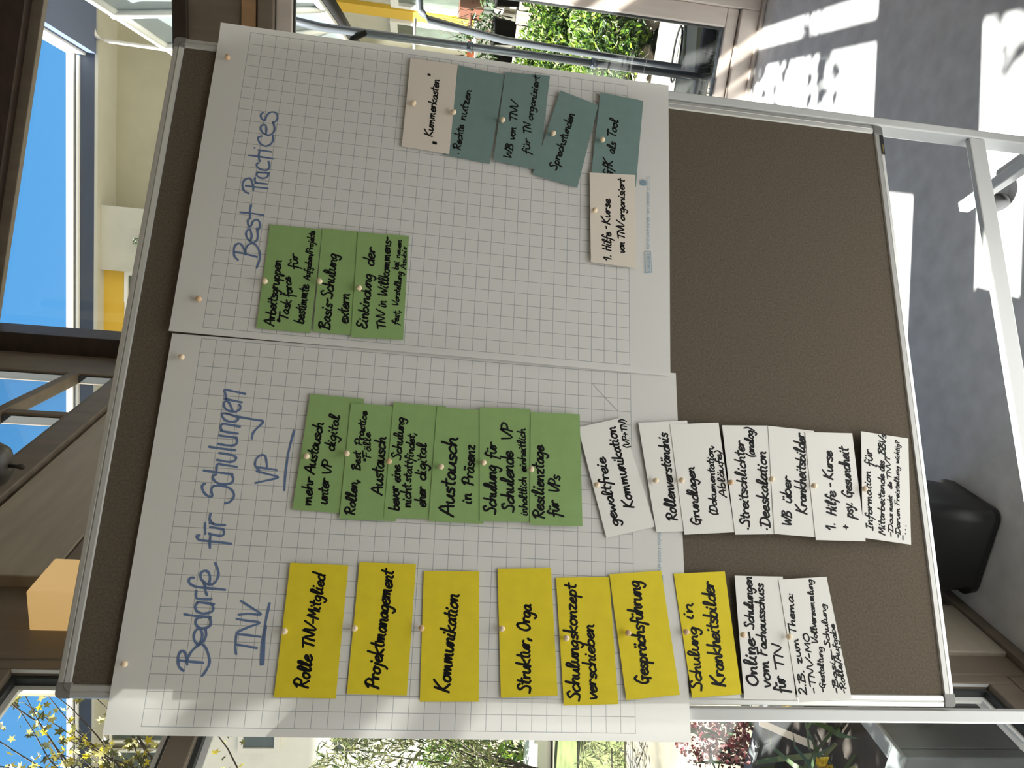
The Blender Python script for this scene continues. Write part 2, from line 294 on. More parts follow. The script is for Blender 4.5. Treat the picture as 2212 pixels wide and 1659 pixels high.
    for z0, z1 in ((0.16, 1.875), (1.924, 2.263)): MB().box(FB, -2.0, 0.315, 0.037, 0.041, z0, z1).build('pane', M_['glass'], d)
    # window behind the board
    b = thing('window_4', FB.p(1.8, 0.06, 0.14), kind='structure')
    mb = MB(); mb.box(FB, 0.86, 0.885, 0.03, 0.10, 0.14, 2.2); mb.box(FB, 2.60, 2.66, 0.03, 0.10, 0.14, 2.2); mb.box(FB, 0.885, 2.60, 0.03, 0.10, 0.14, 0.2); mb.box(FB, 0.885, 2.60, 0.03, 0.10, 2.14, 2.2); mb.box(FB, 1.13, 2.60, 0.035, 0.09, 1.93, 1.98)
    mb.build('sash', M_['wood'], b, 0.004)
    MB().box(FB, 0.87, 2.63, 0.062, 0.068, 0.17, 2.17).build('pane', M_['glass'], b)
    MB().box(FB, 0.43, 0.63, 0.062, 0.068, 0.99, 1.98).build('small_pane', M_['glass'], b)
    # clerestory
    c = thing('window_5', FB.p(1.8, 0.12, 2.72), kind='structure')
    mb = MB(); mb.box(FB, 1.885, 1.925, 0.09, 0.14, 2.60, 3.7)
    mb.slab([FB.p(1.2, 0.085, 3.132), FB.p(2.40, 0.085, 2.965), FB.p(2.40, 0.085, 3.005), FB.p(1.2, 0.085, 3.175)], nB, 0.05)
    mb.box(FB, 2.40, 2.66, 0.09, 0.14, 2.60, 3.7); mb.box(FB, 0.70, 2.66, 0.09, 0.14, 2.60, 2.66)
    mb.build('frame', M_['wood'], c, 0.004)
    mb = MB(); mb.box(FB, 1.925, 1.935, 0.1, 0.13, 2.66, 3.7); mb.box(FB, 1.875, 1.885, 0.1, 0.13, 2.66, 3.7); mb.box(FB, 2.385, 2.40, 0.1, 0.13, 2.66, 3.7); mb.build('gasket', M_['seal'], c)
    MB().box(FB, 0.70, 2.66, 0.117, 0.123, 2.62, 3.65).build('pane', M_['glass'], c)
room()
def far_walls():
    w = thing('wall_front', FA.p(2.8, -7.0, 0), kind='structure')
    MB().box(FA, -0.45, 6.0, -7.12, -7.0, 0, 3.9).build('wall_boards', M_['woodl'], w)
    w = thing('wall_right', FA.p(6.0, -3.5, 0), kind='structure')
    mb = MB(); mb.box(FA, 6.0, 6.12, -7.0, 0.08, 0, RW[0]); mb.box(FA, 6.0, 6.12, -7.0, 0.08, RW[1], 2.9); mb.box(FA, 6.0, 6.12, -7.0, RW[2], RW[0], RW[1]); mb.box(FA, 6.0, 6.12, RW[3], 0.08, RW[0], RW[1]); mb.build('wall_boards', M_['woodl'], w)
    MB().box(FA, 6.055, 6.061, RW[2]-0.02, RW[3]+0.02, RW[0]-0.02, RW[1]+0.02).build('pane', M_['glass'], w)
    w = thing('wall_side', FA.p(4.6, 0, 0), kind='structure')
    MB().box(FA, 3.2, 6.0, -0.04, 0.05, 0, 3.0).build('wall_boards', M_['woodlit'], w)
RW = (0.2, 1.7, -6.2, -1.2)
far_walls()

# ------------------------------------------------------------------ lamp, pendant, rod, bin
def fixtures():
    t = thing('wall_lamp', FB.p(0.505, -0.045, 2.0), 'lit cream box-shaped wall lamp above the top left of the pinboard', 'lamp')
    mb = MB(); mb.box(FB, 0.44, 0.572, -0.09, 0.028, 2.0, 2.288); mb.build('shade', M_['shade'], t, 0.004)
    MB().box(FB, 0.47, 0.54, 0.020, 0.032, 2.10, 2.20).build('wall_plate', M_['steelw'], t)
    p = (0.445, 0.65, 0)
    t = thing('pendant_lamp', (p[0], p[1], 2.44), 'dark bell-shaped pendant lamp with a small knob, high in front of the left window', 'lamp')
    f = Frame(p, (1, 0, 0), (0, 1, 0))
    MB().lathe(f, [(0.0, 2.475), (0.012, 2.472), (0.03, 2.474), (0.048, 2.485), (0.057, 2.505), (0.060, 2.54), (0.054, 2.58), (0.03, 2.615), (0.012, 2.63), (0.0, 2.63)]).build('bell_shade', M_['pend'], t)
    MB().lathe(f, [(0.0, 2.438), (0.006, 2.44), (0.0075, 2.447), (0.005, 2.456), (0.004, 2.475), (0.0, 2.476)], 16).build('knob', M_['pend'], t)
    MB().tube([(p[0], p[1], 2.625), (p[0], p[1], 3.66)], 0.004, 8).build('cord', M_['black'], t)
    MB().lathe(Frame((p[0], p[1], 0), (1, 0, 0), (0, 1, 0)), [(0.0, 3.62), (0.03, 3.622), (0.034, 3.66), (0.0, 3.66)], 16).build('ceiling_rose', M_['pend'], t)
    t = thing('curtain_rod', FB.p(0.35, -0.05, 2.54), 'short brushed metal curtain rod on the left wall above the lamp', 'curtain rod')
    MB().tube([FB.p(-0.3, -0.07, 2.50), FB.p(0.60, -0.07, 2.50)], 0.009, 14).build('rod', M_['alu'], t)
    MB().tube([FB.p(0.60, -0.07, 2.50), FB.p(0.624, -0.07, 2.50)], 0.0115, 14).build('end_cap', M_['alu'], t)
    MB().tube([FB.p(0.40, 0.0, 2.50), FB.p(0.40, -0.07, 2.50)], 0.006, 10).build('bracket', M_['alu'], t)
    # bin
    c = Vector((0.376, 0.588, 0)); t = thing('waste_bin', c, 'black tapered plastic waste bin standing on the floor behind the pinboard', 'bin')
    fr = Frame(c, dA, nA)
    def rr(hx, hy, r, z, n=6):
        out = []
        for cx, cy, a0 in ((hx-r, hy-r, 0), (-hx+r, hy-r, 90), (-hx+r, -hy+r, 180), (hx-r, -hy+r, 270)):
            for k in range(n+1): a = math.radians(a0+90*k/n); out.append(fr.p(cx+r*math.cos(a), cy+r*math.sin(a), z))
        return out
    rings = [rr(0.115, 0.10, 0.03, 0.0), rr(0.125, 0.11, 0.03, 0.006), rr(0.128, 0.113, 0.032, 0.03), rr(0.119, 0.104, 0.03, 0.036), rr(0.145, 0.13, 0.04, 0.30), rr(0.153, 0.138, 0.04, 0.302), rr(0.153, 0.138, 0.04, 0.318), rr(0.140, 0.125, 0.035, 0.318), rr(0.112, 0.097, 0.028, 0.012)]
    k = len(rings[0]); vs = [p for r in rings for p in r]; fs = [(i*k+j, i*k+(j+1) % k, (i+1)*k+(j+1) % k, (i+1)*k+j) for i in range(len(rings)-1) for j in range(k)]
    fs += [tuple(range(k))[::-1], tuple(range((len(rings)-1)*k, len(rings)*k))]
    MB().add(vs, fs, True).build('body', M_['bin'], t)
    a = MB().tube([fr.p(-0.06, -0.148, 0.285), fr.p(-0.05, -0.158, 0.275), fr.p(0.05, -0.158, 0.275), fr.p(0.06, -0.148, 0.285)], 0.005, 8); a.build('grip', M_['bin'], t)
fixtures()

# ------------------------------------------------------------------ pinboard on its stand
BZ = 0.54
def pinboard():
    t = thing('pinboard', (0.6, 0.02, 0.0), 'large brown felt pinboard in an aluminium frame on a white wheeled stand', 'pinboard')
    MB().box(WORLD, 0.015, 1.185, 0.0005, 0.014, BZ+0.015, BZ+1.485).build('felt_panel', M_['felt'], t)
    MB().box(WORLD, 0.015, 1.185, 0.0142, 0.019, BZ+0.015, BZ+1.485).build('back_panel', M_['cap'], t)
    prof = [(0.0, 0.018), (0.0, 0.0), (0.0015, -0.0025), (0.0085, -0.0035), (0.0095, -0.0022), (0.0105, -0.0022), (0.0115, -0.0042), (0.0185, -0.0030), (0.0200, 0.0), (0.0200, 0.0006), (0.0200, 0.018)]
    def rail(fr, L):
        vs = [fr.p(x, w, y) for x in (0.021, L-0.021) for w, y in prof]; k = len(prof)
        return MB().add(vs, [(i, i+1, k+i+1, k+i) for i in range(k-1)]+[(k-1, 0, k, 2*k-1), tuple(range(k)), tuple(range(k, 2*k))[::-1]])
    yv = (0, 1, 0)
    for fr, L in ((Frame((0, 0, BZ), (1, 0, 0), (0, 0, 1), yv), 1.2), (Frame((0, 0, BZ+1.5), (1, 0, 0), (0, 0, -1), yv), 1.2), (Frame((0, 0, BZ), (0, 0, 1), (1, 0, 0), yv), 1.5), (Frame((1.2, 0, BZ), (0, 0, 1), (-1, 0, 0), yv), 1.5)):
        rail(fr, L).build('frame_rail', M_['alu'], t)
    for cx, cz, sx, sz in ((0, 0, 1, 1), (1.2, 0, -1, 1), (0, 1.5, 1, -1), (1.2, 1.5, -1, -1)):
        fr = Frame((cx, 0, BZ+cz), (sx, 0, 0), (0, 0, sz), yv)
        out = [(0.0225, 0), (0.008, 0)]+[(0.008-0.008*math.sin(math.radians(a)), 0.008-0.008*math.cos(math.radians(a))) for a in (20, 45, 70)]+[(0, 0.008), (0, 0.0225), (0.0225, 0.0225)]
        m = MB(); m.slab([fr.p(x, z, -0.0043) for x, z in out], (0, 1, 0), 0.0235)
        arc = [(0.0222, 0.0222)]+[(0.0222-0.0125*math.cos(math.radians(k)), 0.0222-0.0125*math.sin(math.radians(k))) for k in range(0, 91, 10)]
        m.slab([fr.p(x, z, -0.0056) for x, z in arc], (0, 1, 0), 0.003)
        m.build('corner_cap', M_['cap'], t, 0.0012)
    for x0 in (-0.0265, 1.2055):
        MB().box(WORLD, x0, x0+0.021, 0.0, 0.040, 0.112, BZ+1.36).build('post', M_['steelw'], t, 0.003)
        f = MB(); f.box(WORLD, x0-0.004, x0+0.025, -0.29, 0.30, 0.084, 0.112); f.build('foot', M_['steelw'], t, 0.004)
        for y in (-0.255, 0.262):
            fr = Frame((x0+0.0105, y, 0.036), (0, 1, 0), (0, 0, 1), (1, 0, 0))
            k = MB(); k.lathe(fr, [(0.010, -0.013), (0.032, -0.012), (0.036, -0.008), (0.036, 0.008), (0.032, 0.012), (0.010, 0.013)], 24); co = k.build('castor', M_['black'], t)
            MB().box(WORLD, x0+0.0055, x0+0.0155, y-0.010, y+0.010, 0.070, 0.085).build('fork', M_['steel'], co)
    MB().box(WORLD, -0.0055, 1.2055, 0.002, 0.017, 0.279, 0.319).build('crossbar', M_['steelw'], t, 0.003)
    for x in (-0.006, 1.2045):
        MB().box(WORLD, x-0.0012, x+0.0022, 0.004, 0.016, BZ+1.02, BZ+1.05).build('mounting_bracket', M_['cap'], t)
    pl = MB().box(WORLD, 1.128, 1.1765, -0.0046, -0.0030, BZ+0.0008, BZ+0.0088).build('maker_plate', M_['plate'], t, 0.0006, label='small black plate with gold lettering')
    return t, pl
BOARD, PLATE = pinboard()

# ------------------------------------------------------------------ handwriting
GLYPH = {
 'a': (9, '8,8 5,10 1,7 0,3 3,0 6,2 8,9 8,2 10,1'), 'b': (9, '1,21 0,8 0,1;0,6 4,10 8,8 8,3 4,0 0,2'), 'c': (8, '8,8 5,10 1,7 0,3 3,0 8,2'),
 'd': (9, '8,8 4,10 0,6 1,1 5,0 8,5 9,21;8,6 9,0'), 'e': (8, '0,4 6,6 7,9 4,10 0,6 1,1 5,0 9,3'), 'f': (7, '8,18 6,21 4,18 3,5 1,-8;0,9 8,10'),
 'g': (9, '8,8 5,10 1,8 0,4 3,1 7,5 8,9 7,-4 4,-9 0,-6'), 'h': (9, '1,21 0,0 2,7 5,10 7,8 7,2 9,0'), 'i': (4, '1,10 0,2 3,0;2.5,15 2.7,16'),
 'j': (5, '3,10 2,-5 -1,-9;4,15 4.2,16'), 'k': (9, '1,21 0,0;8,10 1,5 9,0'), 'l': (6, '1,2 5,17 3,21 1,17 1,3 3,0 6,2'), 'm': (14, '0,10 1,0 2,7 5,10 6,0 7,7 10,10 11,2 13,0'),
 'n': (9, '0,10 1,0 2,7 5,10 7,8 7,2 9,0'), 'o': (9, '5,10 1,8 0,3 4,0 8,4 7,9 4,10 9,9'), 'p': (9, '1,10 0,-9;0,5 4,10 8,7 6,1 0,1'), 'r': (7, '0,10 1,0 1.5,6 4,10 7,9'),
 's': (7, '7,9 3,10 1,7 6,4 5,0 0,1'), 't': (6, '3,18 2,3 5,0;-1,11 7,12'), 'u': (9, '0,10 0,3 3,0 6,3 8,10 8,2 10,0'), 'v': (8, '0,10 3,0 8,10'), 'w': (12, '0,10 2,0 6,8 8,0 12,10'),
 'x': (8, '0,10 8,0;8,10 0,0'), 'y': (8, '0,10 3,1;8,10 2,-9 -1,-7'), 'z': (8, '0,10 7,10 1,1 8,0'), 'ü': (9, '0,10 0,3 3,0 6,3 8,10 8,2 10,0;2,15 2.2,16;6,15 6.2,16'), 'ä': (9, '8,8 5,10 1,7 0,3 3,0 6,2 8,9 8,2 10,1;3,15 3.2,16;7,15 7.2,16'),
 'A': (12, '-1,0 6,20 11,0;2,7 11,8'), 'B': (11, '2,20 0,0;-2,17 6,20 9,16 2,11 10,8 8,1 -1,0'), 'D': (12, '3,20 1,0;-2,18 8,19 12,10 8,1 -1,0'), 'E': (10, '10,18 4,20 2,14 7,11 1,7 1,1 6,0 10,3'),
 'F': (10, '2,20 0,0;-1,20 11,21;1,11 8,12'), 'G': (12, '10,17 5,20 0,10 3,1 8,3 9,9 9,-3;5,9 11,9'), 'H': (10, '1,20 0,0;9,20 8,0;0,10 9,11'), 'I': (7, '1,19 8,20;5,20 3,0;-1,1 5,0'), 'K': (12, '2,20 0,0;12,22 2,9 11,0'),
 'M': (13, '0,0 2,20 6,6 11,20 12,0'), 'N': (12, '0,0 2,19 9,1 12,22'), 'O': (12, '6,20 1,15 0,6 5,0 11,6 10,16 5,20 9,19'), 'P': (10, '2,20 0,0;-2,16 4,21 10,17 8,10 1,9'), 'R': (11, '2,20 0,0;-2,16 4,21 10,17 8,11 2,10 10,0'),
 'S': (10, '10,17 7,21 2,17 8,9 7,1 -1,2'), 'T': (11, '6,19 5,0;-1,18 13,20'), 'V': (11, '0,20 4,0 13,22'), 'W': (16, '0,20 3,0 8,14 11,0 16,21'),
 '1': (6, '0,12 4,20 4,0'), '2': (9, '0,16 4,20 7,15 1,2 0,0 9,1'), '.': (4, '1,0 1.4,0.6'), ',': (4, '2,2 0,-4'), '-': (7, '0,8 6,9'), '+': (9, '0,7 8,8;4,13 4,2'), '(': (5, '5,21 1,10 4,-3'), ')': (5, '1,21 4,10 0,-3'),
 ':': (4, '1,2 1.3,2.6;1,9 1.3,9.6'), '"': (6, '1,20 0.5,15;4,20 3.5,15'), '„': (7, '1,6 0.4,0;3,6 2.4,0;5,6 4.4,0'), '/': (6, '0,-4 6,22'), '?': (8, '0,17 4,21 7,17 3,10 3,6;3,1 3.3,1.5'), '·': (4, '1,5 1.5,5.6'),
}
def smooth(p, k=4):
    if len(p) < 3: return p
    q = [p[0]]+p+[p[-1]]; out = []
    for i in range(1, len(q)-2):
        a, b, c, d = q[i-1], q[i], q[i+1], q[i+2]
        for j in range(k):
            t = j/k; out.append(tuple(0.5*(2*b[x]+(c[x]-a[x])*t+(2*a[x]-5*b[x]+4*c[x]-d[x])*t*t+(3*b[x]-a[x]-3*c[x]+d[x])*t**3) for x in (0, 1)))
    return out+[p[-1]]
def ribbon(mb, pts, w, yf):   # one pen stroke, w wide, on the surface y = yf(x, z); round ends
    pts = [p for i, p in enumerate(pts) if i == 0 or math.dist(p, pts[i-1]) > 1e-5]
    if len(pts) == 1: pts = pts+[(pts[0][0]+w*0.05, pts[0][1])]
    n = len(pts); h = w/2; Lp, Rp = [], []
    ph = random.random()*6
    for i, p in enumerate(pts):
        a, b = pts[max(0, i-1)], pts[min(n-1, i+1)]; dx, dz = b[0]-a[0], b[1]-a[1]; L = math.hypot(dx, dz) or 1
        hh = h*(1+0.10*math.sin(ph+i*0.7)); nx, nz = -dz/L*hh, dx/L*hh
        Lp.append((p[0]+nx, p[1]+nz)); Rp.append((p[0]-nx, p[1]-nz))
    V = lambda q: (q[0], yf(q[0], q[1]), q[1])
    mb.add([V(q) for q in Lp+Rp], [(i, i+1, n+i+1, n+i) for i in range(n-1)])
    for c, o in ((pts[0], pts[1]), (pts[-1], pts[-2])):
        a0 = math.atan2(c[1]-o[1], c[0]-o[0])
        ring = [(c[0]+h*math.cos(a0+t), c[1]+h*math.sin(a0+t)) for t in (-1.571, -0.9, -0.3, 0.3, 0.9, 1.571)]
        mb.add([V(q) for q in ring], [tuple(range(6))])
def write(mb, text, x0, z0, x1, z1, h, yf, slant=0.16):
    adv = []; pen = 0.0
    for ch in text:
        g = GLYPH.get(ch)
        if g is None: pen += 6; continue
        adv.append((pen, g[1])); pen += g[0]+2.0
    tot = max(pen-2.0, 1.0); L = math.hypot(x1-x0, z1-z0); sx = L/tot
    if len(text) < 2: sx = min(sx, h/10)
    sy = h/10; e1 = ((x1-x0)/L, (z1-z0)/L); e2 = (-e1[1], e1[0]); w = 0.25*h+0.00105
    for off, spec in adv:
        jy = random.uniform(-0.5, 0.5); js = random.uniform(0.93, 1.07)
        for stx in spec.split(';'):
            pts = []
            for c in stx.split():
                gx, gy = map(float, c.split(',')); gy = gy*js+jy
                u = (off+gx)*sx+slant*gy*sy; v = gy*sy
                u += random.uniform(-0.25, 0.25)*sx; v += random.uniform(-0.25, 0.25)*sy
                pts.append((x0+e1[0]*u+e2[0]*v, z0+e1[1]*u+e2[1]*v))
            ribbon(mb, smooth(pts), w, yf)

